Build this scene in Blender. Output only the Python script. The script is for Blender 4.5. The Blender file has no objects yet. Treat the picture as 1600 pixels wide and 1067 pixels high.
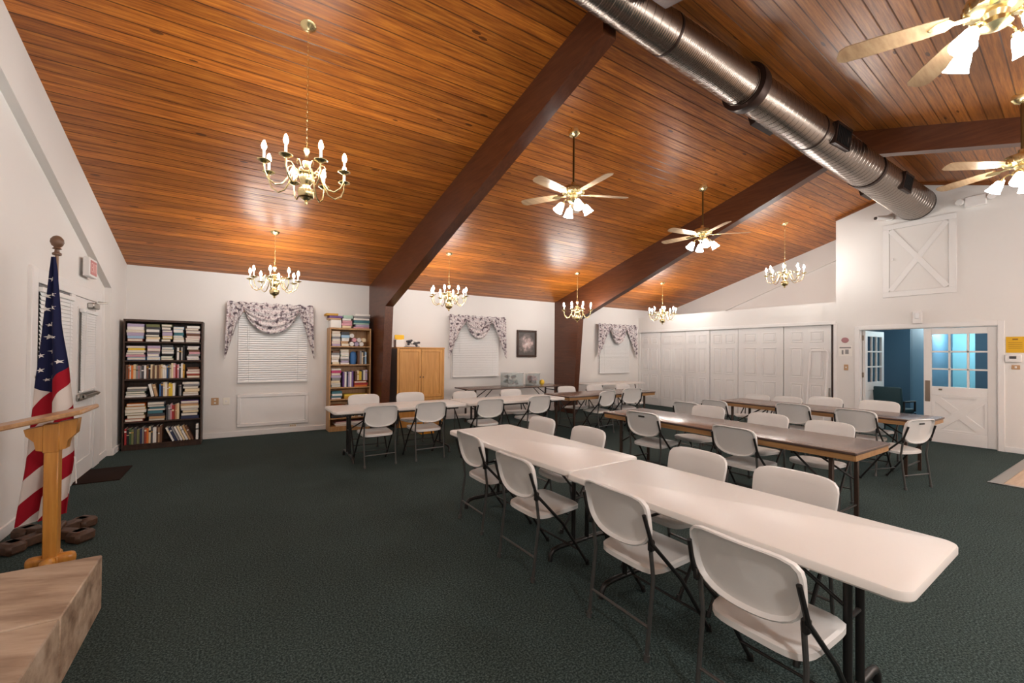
import bpy, bmesh, math, random
from mathutils import Vector, Matrix, Euler
random.seed(7)
PI = math.pi
C = bpy.context.scene.collection

# ------------------------------------------------------------------ helpers
class MB:
    def __init__(self): self.bm = bmesh.new(); self.mi = 0
    def _merge(self, b, mat=None):
        if mat is not None: bmesh.ops.transform(b, matrix=mat, verts=b.verts)
        me = bpy.data.meshes.new('tmp'); 
        for f in b.faces: f.material_index = self.mi
        b.to_mesh(me); b.free(); self.bm.from_mesh(me); bpy.data.meshes.remove(me)
        return self
    def box(self, c, s, bev=0.0, rot=None, seg=1):
        b = bmesh.new(); bmesh.ops.create_cube(b, size=1.0)
        for v in b.verts: v.co = Vector((v.co.x*s[0], v.co.y*s[1], v.co.z*s[2]))
        if bev > 0:
            bmesh.ops.bevel(b, geom=list(b.edges), offset=min(bev, min(s)*0.45), segments=seg, affect='EDGES', profile=0.5)
        M = Matrix.Translation(Vector(c))
        if rot is not None: M = M @ Euler(rot).to_matrix().to_4x4()
        return self._merge(b, M)
    def bb(self, x0, x1, y0, y1, z0, z1, bev=0.0):
        return self.box(((x0+x1)/2, (y0+y1)/2, (z0+z1)/2), (abs(x1-x0), abs(y1-y0), abs(z1-z0)), bev)
    def verts_faces(self, vs, fs):
        b = bmesh.new(); V = [b.verts.new(v) for v in vs]
        for f in fs:
            try: b.faces.new([V[i] for i in f])
            except ValueError: pass
        return self._merge(b)
    def tube(self, pts, r, n=8, closed=False, caps=True):
        pts = [Vector(p) for p in pts]; N = len(pts); rs = r if isinstance(r, (list, tuple)) else [r]*N
        T = []
        for i in range(N):
            if closed: a = pts[(i-1) % N]; c = pts[(i+1) % N]
            else: a = pts[max(i-1, 0)]; c = pts[min(i+1, N-1)]
            d = (c-a); T.append(d.normalized() if d.length > 1e-9 else Vector((0, 0, 1)))
        up = Vector((0, 0, 1)) if abs(T[0].z) < 0.9 else Vector((1, 0, 0))
        u = (up - T[0]*up.dot(T[0])).normalized(); vs = []; fs = []
        for i in range(N):
            u = (u - T[i]*u.dot(T[i])).normalized(); w = T[i].cross(u)
            for k in range(n):
                a = 2*PI*k/n; vs.append(pts[i] + (u*math.cos(a) + w*math.sin(a))*rs[i])
        for i in range(N if closed else N-1):
            j = (i+1) % N
            for k in range(n):
                k2 = (k+1) % n; fs.append((i*n+k, i*n+k2, j*n+k2, j*n+k))
        if caps and not closed:
            fs.append(tuple(range(n-1, -1, -1))); fs.append(tuple((N-1)*n+k for k in range(n)))
        return self.verts_faces(vs, fs)
    def cyl(self, p0, p1, r0, r1=None, n=16): return self.tube([p0, p1], [r0, r0 if r1 is None else r1], n)
    def lathe(self, prof, o=(0, 0, 0), n=20, M=None, a0=0.0, a1=2*PI):
        o = Vector(o); vs = []; fs = []; full = abs(a1-a0-2*PI) < 1e-6; m = n if full else n+1
        for r, z in prof:
            for k in range(m):
                a = a0 + (a1-a0)*k/n; p = Vector((r*math.cos(a), r*math.sin(a), z))
                if M is not None: p = M @ p
                vs.append(p+o)
        for i in range(len(prof)-1):
            for k in range(n):
                k2 = (k+1) % m; fs.append((i*m+k, i*m+k2, (i+1)*m+k2, (i+1)*m+k))
        b = bmesh.new(); V = [b.verts.new(v) for v in vs]
        for f in fs:
            try: b.faces.new([V[i] for i in f])
            except ValueError: pass
        bmesh.ops.remove_doubles(b, verts=b.verts, dist=1e-5)
        return self._merge(b)
    def prism(self, poly, lo, hi, axis='X', f=None):
        # poly = 2D points in the plane normal to axis; f maps 3D point -> 3D point
        n = len(poly); vs = []
        for t in (lo, hi):
            for a, b in poly:
                p = (t, a, b) if axis == 'X' else (a, t, b) if axis == 'Y' else (a, b, t)
                vs.append(f(p) if f else p)
        fs = [tuple(range(n-1, -1, -1)), tuple(range(n, 2*n))] + [(i, (i+1) % n, n+(i+1) % n, n+i) for i in range(n)]
        b = bmesh.new(); V = [b.verts.new(v) for v in vs]
        for q in fs: b.faces.new([V[i] for i in q])
        bmesh.ops.recalc_face_normals(b, faces=b.faces)
        return self._merge(b)
    def grid(self, fn, nu, nv, thick=0.0, closed_u=False):
        P = [[Vector(fn(i/nu, j/nv)) for j in range(nv+1)] for i in range(nu+1)]
        vs = [p for row in P for p in row]; W = nv+1
        fs = [(i*W+j, (i+1)*W+j, (i+1)*W+j+1, i*W+j+1) for i in range(nu) for j in range(nv)]
        b = bmesh.new(); V = [b.verts.new(v) for v in vs]
        for q in fs: b.faces.new([V[i] for i in q])
        if thick:      # second layer behind (+y) and a rim all round
            V2 = [b.verts.new(Vector(v)+Vector((0, thick, 0))) for v in vs]
            for q in fs: b.faces.new([V2[i] for i in reversed(q)])
            rim = [i*W for i in range(nu+1)]+[nu*W+j for j in range(1, nv+1)]+[i*W+nv for i in range(nu-1, -1, -1)]+[j for j in range(nv-1, 0, -1)]
            for a, c in zip(rim, rim[1:]+rim[:1]): b.faces.new((V[a], V[c], V2[c], V2[a]))
        return self._merge(b)
    def ball(self, c, r, n=12, s=(1, 1, 1)):
        b = bmesh.new(); bmesh.ops.create_uvsphere(b, u_segments=n, v_segments=max(6, n*2//3), radius=r)
        return self._merge(b, Matrix.Translation(Vector(c)) @ Matrix.Diagonal((s[0], s[1], s[2], 1)))
    def rr_slab(self, cx, cy, w, l, rad, z0, z1, bev=0.006, n=6):
        # slab with rounded plan corners and soft rims
        def outline(ins):
            P = []; r = max(rad-ins, 0.001); hw, hl = w/2-ins, l/2-ins
            for (sx, sy, a0) in ((1, 1, 0), (-1, 1, 90), (-1, -1, 180), (1, -1, 270)):
                for k in range(n+1):
                    a = math.radians(a0 + 90*k/n); P.append((cx+sx*(hw-r)+r*math.cos(a), cy+sy*(hl-r)+r*math.sin(a)))
            return P
        rings = [(bev, z0), (0, z0+bev), (0, z1-bev), (bev*0.3, z1-bev*0.3), (bev, z1)]
        vs = []; fs = []; m = None
        for ins, z in rings:
            o = outline(ins); m = len(o); vs += [(x, y, z) for x, y in o]
        for i in range(len(rings)-1):
            for k in range(m):
                k2 = (k+1) % m; fs.append((i*m+k, i*m+k2, (i+1)*m+k2, (i+1)*m+k))
        fs.append(tuple(range(m-1, -1, -1))); fs.append(tuple((len(rings)-1)*m+k for k in range(m)))
        return self.verts_faces(vs, fs)
    def build(self, name, mat, parent=None, smooth=True, ang=38):
        me = bpy.data.meshes.new(name)
        bmesh.ops.recalc_face_normals(self.bm, faces=self.bm.faces)
        self.bm.to_mesh(me); self.bm.free()
        for m in (mat if isinstance(mat, (list, tuple)) else [mat]): me.materials.append(m)
        if smooth and len(me.polygons):
            me.polygons.foreach_set('use_smooth', [True]*len(me.polygons)); me.set_sharp_from_angle(angle=math.radians(ang))
        o = bpy.data.objects.new(name, me); C.objects.link(o)
        if parent is not None: o.parent = parent
        return o

def tag(o, label, cat, group=None, kind=None):
    if label: o['label'] = label
    if cat: o['category'] = cat
    if group: o['group'] = group
    if kind: o['kind'] = kind
    return o
def thing(name, label, cat, loc=(0, 0, 0), rz=0.0, group=None, scale=1.0):
    o = bpy.data.objects.new(name, None); C.objects.link(o); o.empty_display_size = 0.1
    o.location = loc; o.rotation_euler = (0, 0, rz); o.scale = (scale,)*3
    return tag(o, label, cat, group)
def struct(o): o['kind'] = 'structure'; return o
def dup(root, loc, rz, label, group=None, scale=1.0):
    def cp(o, par):
        c = o.copy(); C.objects.link(c)
        if par is not None: c.parent = par
        for ch in [x for x in C.objects if x.parent == o]: cp(ch, c)
        return c
    r = cp(root, None); r.location = loc; r.rotation_euler = (0, 0, rz); r.scale = (scale,)*3
    r['label'] = label
    if group: r['group'] = group
    return r

# ------------------------------------------------------------------ materials
def srgb(r, g, b):
    f = lambda c: (c/255/12.92) if c/255 <= 0.04045 else ((c/255+0.055)/1.055)**2.4
    return (f(r), f(g), f(b))
def mat(name, col, rough=0.5, metal=0.0, spec=0.5, noise=0.0, nscale=20.0, bump=0.0, coat=0.0):
    m = bpy.data.materials.new(name); m.use_nodes = True; nt = m.node_tree; p = nt.nodes['Principled BSDF']
    p.inputs['Base Color'].default_value = (*col, 1); p.inputs['Roughness'].default_value = rough
    p.inputs['Metallic'].default_value = metal; p.inputs['Specular IOR Level'].default_value = spec
    p.inputs['Coat Weight'].default_value = coat
    if noise or bump:
        g = nt.nodes.new('ShaderNodeNewGeometry'); n = nt.nodes.new('ShaderNodeTexNoise')
        n.inputs['Scale'].default_value = nscale; n.inputs['Detail'].default_value = 4
        nt.links.new(g.outputs['Position'], n.inputs['Vector'])
        if noise:
            r = nt.nodes.new('ShaderNodeMix'); r.data_type = 'RGBA'
            r.inputs[6].default_value = (*[c*(1-noise) for c in col], 1); r.inputs[7].default_value = (*[min(1, c*(1+noise)) for c in col], 1)
            nt.links.new(n.outputs['Fac'], r.inputs[0]); nt.links.new(r.outputs[2], p.inputs['Base Color'])
        if bump:
            b = nt.nodes.new('ShaderNodeBump'); b.inputs['Strength'].default_value = bump; b.inputs['Distance'].default_value = 0.01
            nt.links.new(n.outputs['Fac'], b.inputs['Height']); nt.links.new(b.outputs['Normal'], p.inputs['Normal'])
    return m
def emis(name, col, s, base=None):
    m = mat(name, base or col, 0.4); p = m.node_tree.nodes['Principled BSDF']
    p.inputs['Emission Color'].default_value = (*col, 1); p.inputs['Emission Strength'].default_value = s
    return m
class NG:
    """tiny node-graph writer"""
    def __init__(self, m): self.nt = m.node_tree; self.p = self.nt.nodes['Principled BSDF']
    def n(self, t, **kw):
        x = self.nt.nodes.new(t)
        for k, v in kw.items(): setattr(x, k, v)
        return x
    def set(self, sock, v):
        if isinstance(v, bpy.types.NodeSocket): self.nt.links.new(v, sock)
        else: sock.default_value = v
    def math(self, op, a, b=0.0, c=0.0):
        x = self.n('ShaderNodeMath', operation=op)
        self.set(x.inputs[0], a); self.set(x.inputs[1], b); self.set(x.inputs[2], c); return x.outputs[0]
    def comb(self, x, y, z):
        n = self.n('ShaderNodeCombineXYZ')
        for i, v in enumerate((x, y, z)): self.set(n.inputs[i], v)
        return n.outputs[0]
    def sep(self, v):
        n = self.n('ShaderNodeSeparateXYZ'); self.set(n.inputs[0], v); return n.outputs
    def noise(self, vec, scale=5.0, detail=4.0, rough=0.5):
        n = self.n('ShaderNodeTexNoise'); self.set(n.inputs['Vector'], vec)
        n.inputs['Scale'].default_value = scale; n.inputs['Detail'].default_value = detail; n.inputs['Roughness'].default_value = rough
        return n.outputs['Fac']
    def ramp(self, fac, stops):
        n = self.n('ShaderNodeValToRGB'); e = n.color_ramp.elements
        while len(e) < len(stops): e.new(0.5)
        for i, (p, c) in enumerate(stops): e[i].position = p; e[i].color = (*c, 1)
        self.set(n.inputs[0], fac); return n.outputs[0]
    def mix(self, fac, a, b, mode='MIX'):
        n = self.n('ShaderNodeMix', data_type='RGBA', blend_type=mode)
        self.set(n.inputs[0], fac)
        for i, v in ((6, a), (7, b)): self.set(n.inputs[i], v if isinstance(v, bpy.types.NodeSocket) else (*v, 1))
        return n.outputs[2]
    def bump(self, h, strength, dist=0.01):
        n = self.n('ShaderNodeBump'); n.inputs['Strength'].default_value = strength; n.inputs['Distance'].default_value = dist
        self.set(n.inputs['Height'], h); self.nt.links.new(n.outputs[0], self.p.inputs['Normal'])
    def pos(self): return self.n('ShaderNodeNewGeometry').outputs['Position']
    def obj(self): return self.n('ShaderNodeTexCoord').outputs['Object']

def plank_mat(name, skew, cols, rough=0.36):
    m = mat(name, cols[1], rough); g = NG(m); s = g.sep(g.pos())
    v = g.math('MULTIPLY', g.math('ADD', s[1], g.math('MULTIPLY', s[0], -skew)), 1.0/0.128)
    idx = g.math('FLOOR', v); fr = g.math('FRACT', v)
    wn = g.n('ShaderNodeTexWhiteNoise', noise_dimensions='1D'); g.set(wn.inputs['W'], idx); rnd = wn.outputs['Value']
    xs = g.math('ADD', s[0], g.math('MULTIPLY', rnd, 37.0))
    grain = g.noise(g.comb(g.math('MULTIPLY', xs, 0.55), g.math('MULTIPLY', v, 1.6), rnd), 4.2, 6.0, 0.62)
    fine = g.noise(g.comb(g.math('MULTIPLY', xs, 1.2), g.math('MULTIPLY', v, 6.0), rnd), 9.0, 4.0, 0.6)
    col = g.ramp(g.math('ADD', g.math('MULTIPLY', grain, 0.8), g.math('MULTIPLY', fine, 0.2)), [(0.30, cols[0]), (0.5, cols[1]), (0.70, cols[2])])
    var = g.math('ADD', g.math('MULTIPLY', rnd, 0.45), 0.76)
    col = g.mix(1.0, col, g.comb(var, var, var), 'MULTIPLY')
    vo = g.n('ShaderNodeTexVoronoi'); g.set(vo.inputs['Vector'], g.comb(g.math('MULTIPLY', xs, 0.75), g.math('MULTIPLY', v, 0.33), 0.0)); vo.inputs['Scale'].default_value = 2.0
    knot = g.math('LESS_THAN', vo.outputs['Distance'], 0.075)
    col = g.mix(g.math('MULTIPLY', knot, 0.75), col, (0.035, 0.010, 0.004))
    edge = g.math('LESS_THAN', fr, 0.085)
    col = g.mix(g.math('MULTIPLY', edge, 0.78), col, (0.045, 0.012, 0.004))
    g.set(g.p.inputs['Base Color'], col)
    g.bump(g.math('MULTIPLY', g.math('ABSOLUTE', g.math('SUBTRACT', fr, 0.03)), 1.0) if False else g.math('MINIMUM', g.math('MULTIPLY', fr, 9.0), 1.0), 0.30, 0.010)
    return m
def grain_mat(name, cols, rough=0.4, axis=2, scale=1.0, spec=0.5):
    m = mat(name, cols[1], rough, spec=spec); g = NG(m); s = g.sep(g.obj()); k = [9.0, 9.0, 9.0]; k[axis] = 0.7
    f = g.noise(g.comb(*[g.math('MULTIPLY', s[i], k[i]*scale) for i in range(3)]), 3.5, 6.0, 0.6)
    g.set(g.p.inputs['Base Color'], g.ramp(f, [(0.3, cols[0]), (0.5, cols[1]), (0.7, cols[2])])); return m

WALL = mat('wall_paint', (0.74, 0.715, 0.685), 0.7, noise=0.02, nscale=1.3, bump=0.02)
TRIM = mat('trim_paint', (0.77, 0.75, 0.73), 0.4)
DOORW = mat('door_paint', (0.76, 0.74, 0.72), 0.35)
GREYTRIM = WALL
WOOD1 = plank_mat('ceiling_boards', 0.0, [(0.140, 0.034, 0.006), (0.40, 0.118, 0.015), (0.66, 0.250, 0.034)])
WOOD2 = plank_mat('ceiling_boards_far_slope', 0.075, [(0.15, 0.043, 0.009), (0.35, 0.118, 0.020), (0.52, 0.205, 0.038)])
BEAM = grain_mat('beam_stain', [(0.060, 0.0165, 0.006), (0.085, 0.025, 0.009), (0.110, 0.035, 0.013)], 0.30, 1)
BEAM2 = grain_mat('crown_strip', [(0.16, 0.05, 0.014), (0.22, 0.075, 0.02), (0.28, 0.1, 0.03)], 0.4, 1)
CARPET = mat('carpet', (0.02, 0.03, 0.028), 0.95, spec=0.1)
g = NG(CARPET); ps = g.pos()
n1 = g.noise(ps, 95.0, 3.0, 0.75); n2 = g.noise(ps, 1.2, 3.0, 0.5)
col = g.ramp(n1, [(0.36, (0.013, 0.022, 0.021)), (0.5, (0.036, 0.056, 0.053)), (0.64, (0.100, 0.136, 0.131))])
vv = g.math('ADD', g.math('MULTIPLY', n2, 0.4), 0.8)
g.set(g.p.inputs['Base Color'], g.mix(1.0, col, g.comb(vv, vv, vv), 'MULTIPLY')); g.bump(n1, 0.6, 0.01)
BRASS = mat('polished_brass', (0.86, 0.71, 0.38), 0.27, 1.0)
BRASSD = mat('dark_brass', (0.20, 0.13, 0.05), 0.3, 1.0)
BULB = emis('lit_bulb', (1.0, 0.975, 0.94), 88.0)
SHADE = emis('lit_glass_shade', (1.0, 0.985, 0.965), 11.0)
CANDLE = mat('candle_sleeve', (0.85, 0.80, 0.70), 0.5)
PLAS = mat('chair_plastic', (0.66, 0.645, 0.625), 0.38, bump=0.05, nscale=160)
TTOP = mat('table_plastic', (0.72, 0.69, 0.655), 0.36, bump=0.03, nscale=120)
STEELD = mat('dark_steel', (0.030, 0.028, 0.027), 0.38, 0.6)
STEELG = mat('grey_steel', (0.115, 0.112, 0.108), 0.35, 0.65)
STEELB = mat('brown_steel', (0.06, 0.036, 0.026), 0.38, 0.4)
RUBBER = mat('black_rubber', (0.012, 0.012, 0.012), 0.6)
LAM = grain_mat('brown_laminate', [(0.13, 0.078, 0.055), (0.165, 0.102, 0.074), (0.20, 0.128, 0.095)], 0.24, 1, spec=0.6)
LAMEDGE = mat('dark_table_edge', (0.045, 0.020, 0.012), 0.4)
OAK = grain_mat('oak_apron', [(0.22, 0.105, 0.035), (0.32, 0.165, 0.06), (0.40, 0.22, 0.085)], 0.45, 1)
BKDARK = grain_mat('dark_walnut', [(0.022, 0.009, 0.005), (0.040, 0.017, 0.009), (0.060, 0.028, 0.015)], 0.42)
BKOAK = grain_mat('light_oak', [(0.36, 0.185, 0.070), (0.47, 0.26, 0.105), (0.56, 0.33, 0.145)], 0.42)
CABW = grain_mat('honey_wood', [(0.46, 0.205, 0.045), (0.56, 0.265, 0.062), (0.63, 0.315, 0.085)], 0.36)
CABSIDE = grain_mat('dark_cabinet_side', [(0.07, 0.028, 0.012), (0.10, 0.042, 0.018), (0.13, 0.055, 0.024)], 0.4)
LECT = grain_mat('lectern_wood', [(0.40, 0.165, 0.030), (0.52, 0.225, 0.042), (0.60, 0.29, 0.062)], 0.28)
LECTTOP = grain_mat('lectern_top_wood', [(0.36, 0.19, 0.085), (0.46, 0.26, 0.12), (0.55, 0.33, 0.16)], 0.3, 1)
DUCT = mat('spiral_duct_metal', (0.30, 0.255, 0.22), 0.27, 1.0)
g = NG(DUCT); ps = g.sep(g.obj())
g.bump(g.math('SINE', g.math('MULTIPLY', ps[0], 2*PI/0.0257)), 0.10, 0.004)
DUCTRING = mat('duct_band', (0.05, 0.030, 0.024), 0.4, 0.8)
BLACK = mat('black_grille', (0.010, 0.009, 0.009), 0.5)
STONE = mat('hearth_stone', (0.42, 0.29, 0.20), 0.5)
g = NG(STONE); s = g.sep(g.pos())
q = g.math('ADD', g.math('MULTIPLY', s[0], 2.2), g.math('MULTIPLY', s[1], 5.2))
w = g.noise(g.comb(g.math('MULTIPLY', g.math('SUBTRACT', s[0], s[1]), 0.8), q, g.math('MULTIPLY', s[2], 7.0)), 1.5, 6.0, 0.62)
g.set(g.p.inputs['Base Color'], g.ramp(w, [(0.30, (0.17, 0.105, 0.068)), (0.43, (0.31, 0.215, 0.145)), (0.55, (0.43, 0.32, 0.225)), (0.70, (0.54, 0.43, 0.325))]))
g.bump(w, 0.12, 0.01)
BLIND = mat('blind_slats', (0.78, 0.78, 0.77), 0.4)
GLASSD = mat('window_glass', (0.03, 0.035, 0.04), 0.05)
FABRIC = mat('floral_fabric', (0.6, 0.55, 0.55), 0.85, spec=0.2)
g = NG(FABRIC); o = g.obj(); a = g.noise(o, 15.0, 3.0, 0.6); b = g.noise(o, 34.0, 2.0, 0.5)
cc = g.ramp(a, [(0.38, (0.10, 0.085, 0.095)), (0.44, (0.32, 0.24, 0.26)), (0.48, (0.66, 0.62, 0.615)), (0.60, (0.68, 0.63, 0.62)), (0.66, (0.46, 0.33, 0.35))])
g.set(g.p.inputs['Base Color'], g.mix(g.math('MULTIPLY', g.math('GREATER_THAN', b, 0.57), 0.55), cc, (0.17, 0.15, 0.17)))
BLUEW = mat('blue_wall', (0.085, 0.175, 0.26), 0.7)
CYANW = mat('pale_blue_wall', (0.20, 0.43, 0.50), 0.7)
TEALCH = mat('teal_upholstery', (0.012, 0.045, 0.055), 0.7)
CHROME = mat('brushed_steel', (0.42, 0.40, 0.37), 0.28, 1.0)
BRONZE = mat('bronze_plate', (0.30, 0.24, 0.19), 0.35, 0.8)
GLASS = mat('clear_glass', (1, 1, 1), 0.02); GLASS.node_tree.nodes['Principled BSDF'].inputs['Transmission Weight'].default_value = 1.0
GLASS.node_tree.nodes['Principled BSDF'].inputs['IOR'].default_value = 1.08
CLEARP = mat('clear_plastic', (0.85, 0.9, 0.9), 0.1); CLEARP.node_tree.nodes['Principled BSDF'].inputs['Transmission Weight'].default_value = 0.8
CLEARP.node_tree.nodes['Principled BSDF'].inputs['IOR'].default_value = 1.1
PAL = {}
def colm(name, rgb, rough=0.6):
    k = (name,)
    if k not in PAL: PAL[k] = mat('paint_'+name.replace(' ', '_'), srgb(*rgb), rough)
    return PAL[k]
COL = {'white': (232, 228, 222), 'cream': (226, 208, 172), 'grey': (140, 138, 138), 'dark grey': (66, 66, 70), 'black': (26, 24, 26), 'red': (160, 40, 40),
 'brick red': (150, 66, 48), 'pink': (206, 152, 162), 'lavender': (178, 164, 190), 'purple': (104, 74, 132), 'blue': (62, 112, 168), 'pale blue': (158, 190, 214),
 'navy': (40, 48, 80), 'teal': (62, 112, 122), 'green': (70, 100, 62), 'olive': (112, 116, 74), 'yellow': (226, 192, 62), 'mustard': (192, 146, 56),
 'orange': (220, 118, 46), 'tan': (186, 148, 108), 'brown': (104, 70, 50), 'pale green': (170, 200, 182), 'magenta': (190, 60, 110)}
def cm(n): return colm(n, COL[n])

# ------------------------------------------------------------------ room numbers
YW, XL, XR, XG, HC, SL = 9.174, -1.527, 10.585, 11.945, 2.925, 0.2854
YC, ZL = 3.90, 2.68
YR = 2.65; ZR = HC + SL*(YW-YR); SL2 = 0.33; YB = -3.9
def zc(y): return HC + SL*(YW-y) if y >= YR else ZR - SL2*(YR-y)
ZB = zc(YB)

# floor
m = MB(); m.bb(-1.9, 10.80, YB-0.1, YW+0.1, -0.1, 0.0); struct(m.build('floor', CARPET))
# ceiling, two pitched slopes of boards
m = MB(); m.prism([(YW+0.12, zc(YW+0.12)), (YR, ZR), (YR, ZR+0.12), (YW+0.12, zc(YW+0.12)+0.12)], -1.9, XG+0.1)
m.mi = 1; m.prism([(YR, ZR), (YB-0.1, zc(YB-0.1)), (YB-0.1, zc(YB-0.1)+0.12), (YR, ZR+0.12)], -1.9, XG+0.1)
struct(m.build('ceiling', [WOOD1, WOOD2], smooth=False))
m = MB(); a_ = 0.05
m.prism([(YC+0.0, zc(YC)-a_), (YR, ZR-a_), (YB, zc(YB)-a_), (YB, zc(YB)), (YR, ZR), (YC+0.0, zc(YC))], XR-0.03, XR+0.01); struct(m.build('trim_11', BEAM2, smooth=False))
# window wall
m = MB(); m.bb(-1.9, XG+0.1, YW, YW+0.12, 0, HC+0.02); struct(m.build('wall_back', WALL))
m = MB(); m.bb(-1.9, XG+0.1, YB-0.12, YB, 0, ZB+0.02); struct(m.build('wall_front', WALL))

# frames (knee column + tapered rafter), profile in (y, z)
def frame_profile(y_out):
    ridge_bot = 4.43
    return [(y_out, 0), (8.43, 0), (8.21, 2.425), (YR, ridge_bot), (YB, ridge_bot-0.29*(YR-YB)), (YB, ZB+0.01), (YR, ZR+0.01), (y_out, HC+0.01)]
ridge_low = lambda y: 4.43-0.29*(YR-y)
def frame(name, x0, x1, mt, k, cut=True):
    P = frame_profile(YW+0.01)
    m = MB()
    f = (lambda p: (p[0] + (k*(YW-p[1]) if p[1] > YR else k*(YW-YR)*max(0, 1-(YR-p[1])/7)), p[1], p[2]))
    col = [P[0], P[1], P[2], (8.21, zc(8.21)+0.01), P[7]]
    ya, yb, yt = (2.75, 2.20, 2.50) if x0 < 5 else (2.86, 2.20, 2.50)   # notched over the duct at the ridge
    za = P[2][1]+(P[3][1]-P[2][1])*(8.21-ya)/(8.21-YR); zb_ = ridge_low(yb)
    raf = [P[2], (ya, za), (ya, zc(ya)+0.01), (8.21, zc(8.21)+0.01)]
    mid = [(ya, zc(ya)-0.03), (YR, ZR-0.035), (yt, zc(yt)-0.03), (yt, zc(yt)+0.01), (YR, ZR+0.01), (ya, zc(ya)+0.01)]
    rr = [(yb, zb_), P[4], P[5], (yt, zc(yt)+0.01), (yt, zc(yt)-0.03)]
    for pl in (col, raf, mid, rr): m.prism(pl, x0, x1, 'X', f)
    return m.build(name, mt, smooth=False)
struct(frame('trim_1', 2.308, 2.468, BEAM, 0.060))
struct(frame('trim_2', 7.246, 7.406, BEAM, 0.012))
# left gable wall with the painted frame standing proud of it
GAB = [(YB-0.1, 0), (YW+0.1, 0), (YW+0.1, zc(YW+0.1)+.02), (YR, ZR+.02), (YB-0.1, zc(YB-0.1)+.02)]
m = MB(); m.prism(GAB, -1.9, -1.60); struct(m.build('wall_left', WALL, smooth=False))
struct(frame('trim_3', -1.61, XL, WALL, 0.0))
# right gable (recessed above the closet)
m = MB(); m.prism([(YC-0.12, ZL-0.2), (YW+0.1, ZL-0.2), (YW+0.1, zc(YW+0.1)+.02), (YC-0.12, zc(YC-0.12)+.02)], XG, XG+0.15); struct(m.build('wall_right', WALL, smooth=False))
m = MB(); fp = [(8.21, 2.425), (YC, 2.425+(8.21-YC)*0.3606), (YC, zc(YC)+.01), (8.21, zc(8.21)+.01)]
m.prism(fp, XG-0.05, XG+0.02); m.prism([(8.21, 2.425), (8.21, zc(8.21)+.01), (YW+.01, HC+.01), (YW+.01, 2.425)], XG-0.05, XG+0.02)
struct(m.build('trim_4', WALL, smooth=False))
# door wall, closet front with its ledge
YC = 3.90; ZL = 2.68; D0, D1, DH = 1.624, 3.495, 2.075
m = MB()
m.prism([(YB-0.1, 0), (D0, 0), (D0, DH), (D1, DH), (D1, 0), (YC, 0), (YC, zc(YC)+.02), (YR, ZR+.02), (YB-0.1, zc(YB-0.1)+.02)], XR, XR+0.13)
m.bb(XR+0.13, XG+0.05, YC-0.12, YC, ZL-0.1, zc(YC)+.02)      # return of the projecting wall
struct(m.build('wall_end', WALL, smooth=False))
m = MB()
m.bb(XR, XG+0.05, YC, YW+0.05, 2.23, ZL)                # header and closet lid
m.bb(XR, XR+0.1, YW-0.06, YW+0.02, 0, 2.25)
struct(m.build('wall_closet', WALL, smooth=False))
m = MB(); m.bb(XR-0.015, XR+0.08, YC-0.02, YC+0.04, 0, 2.24); m.bb(XR-0.02, XR+0.02, YC, YW, 2.205, 2.28, 0.004)
struct(m.build('trim_5', TRIM))
m = MB(); m.bb(XR+0.12, XR+0.2, YC, YW, 0, 2.3); struct(m.build('closet_dark_backing', BLACK))  # black sheet close behind the leaves, in place of the closet's dark inside
# six-panel folding closet leaves
LY = [9.125, 8.356, 7.52, 6.78, 6.01, 4.945, 3.995]
for i in range(6):
    a, b = LY[i], LY[i+1]; w = a-b; dx = 0.012*(i % 2)
    m = MB(); x = XR+0.03+dx
    m.bb(x, x+0.04, b+0.006, a-0.006, 0.01, 2.205, 0.004)
    st = 0.10 if i < 4 else 0.15; mid = 0.10 if i < 4 else 0.13
    pw = (w-2*st-mid)/2
    for c in range(2):
        y0 = b+st+c*(pw+mid)
        for z0, z1 in ((0.22, 0.92), (1.05, 1.72), (1.84, 2.08)):
            # raised panel: sunk moulding and a raised field
            zz = (z0+z1)/2; yy = y0+pw/2; hz = (z1-z0)/2; hy = pw/2
            for s_, d_ in ((1.0, 0.010),):
                m.bb(x-0.010, x+0.004, yy-hy, yy-hy+0.018, z0+0.018, z1-0.018, 0.003); m.bb(x-0.010, x+0.004, yy+hy-0.018, yy+hy, z0+0.018, z1-0.018, 0.003)
                m.bb(x-0.010, x+0.004, yy-hy, yy+hy, z0, z0+0.018, 0.003); m.bb(x-0.010, x+0.004, yy-hy, yy+hy, z1-0.018, z1, 0.003)
            m.bb(x-0.008, x+0.004, yy-hy+0.045, yy+hy-0.045, z0+0.045, z1-0.045, 0.006)
    d = struct(m.build('door_%d' % (i+3), DOORW))
    if i == 5:
        m = MB(); m.bb(x-0.012, x+0.002, b+0.02, b+0.055, 0.62, 0.86, 0.004); m.build('pull_plate', CHROME, d)
m = MB(); m.bb(XR+0.03, XR+0.07, YC+0.035, YC+0.085, 0.0, 2.2); struct(m.build('closet_gap_shade', BKDARK))  # dark strip standing in for the shaded gap beside the last leaf
# white tubular frame leaning against the closet
m = MB()
for y in (4.03, 4.37): m.tube([(XR-0.20, y+0.03, 0.015), (XR-0.04, y, 1.60)], 0.014, 8)
m.tube([(XR-0.04, 4.37, 1.60), (XR-0.03, 4.34, 1.65), (XR-0.03, 4.06, 1.65), (XR-0.04, 4.03, 1.60)], 0.014, 8)
tag(m.build('leaning_frame', TRIM), 'white tubular frame leaning against the right end of the closet doors', 'frame')
o_ = C.objects['leaning_frame']

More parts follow.
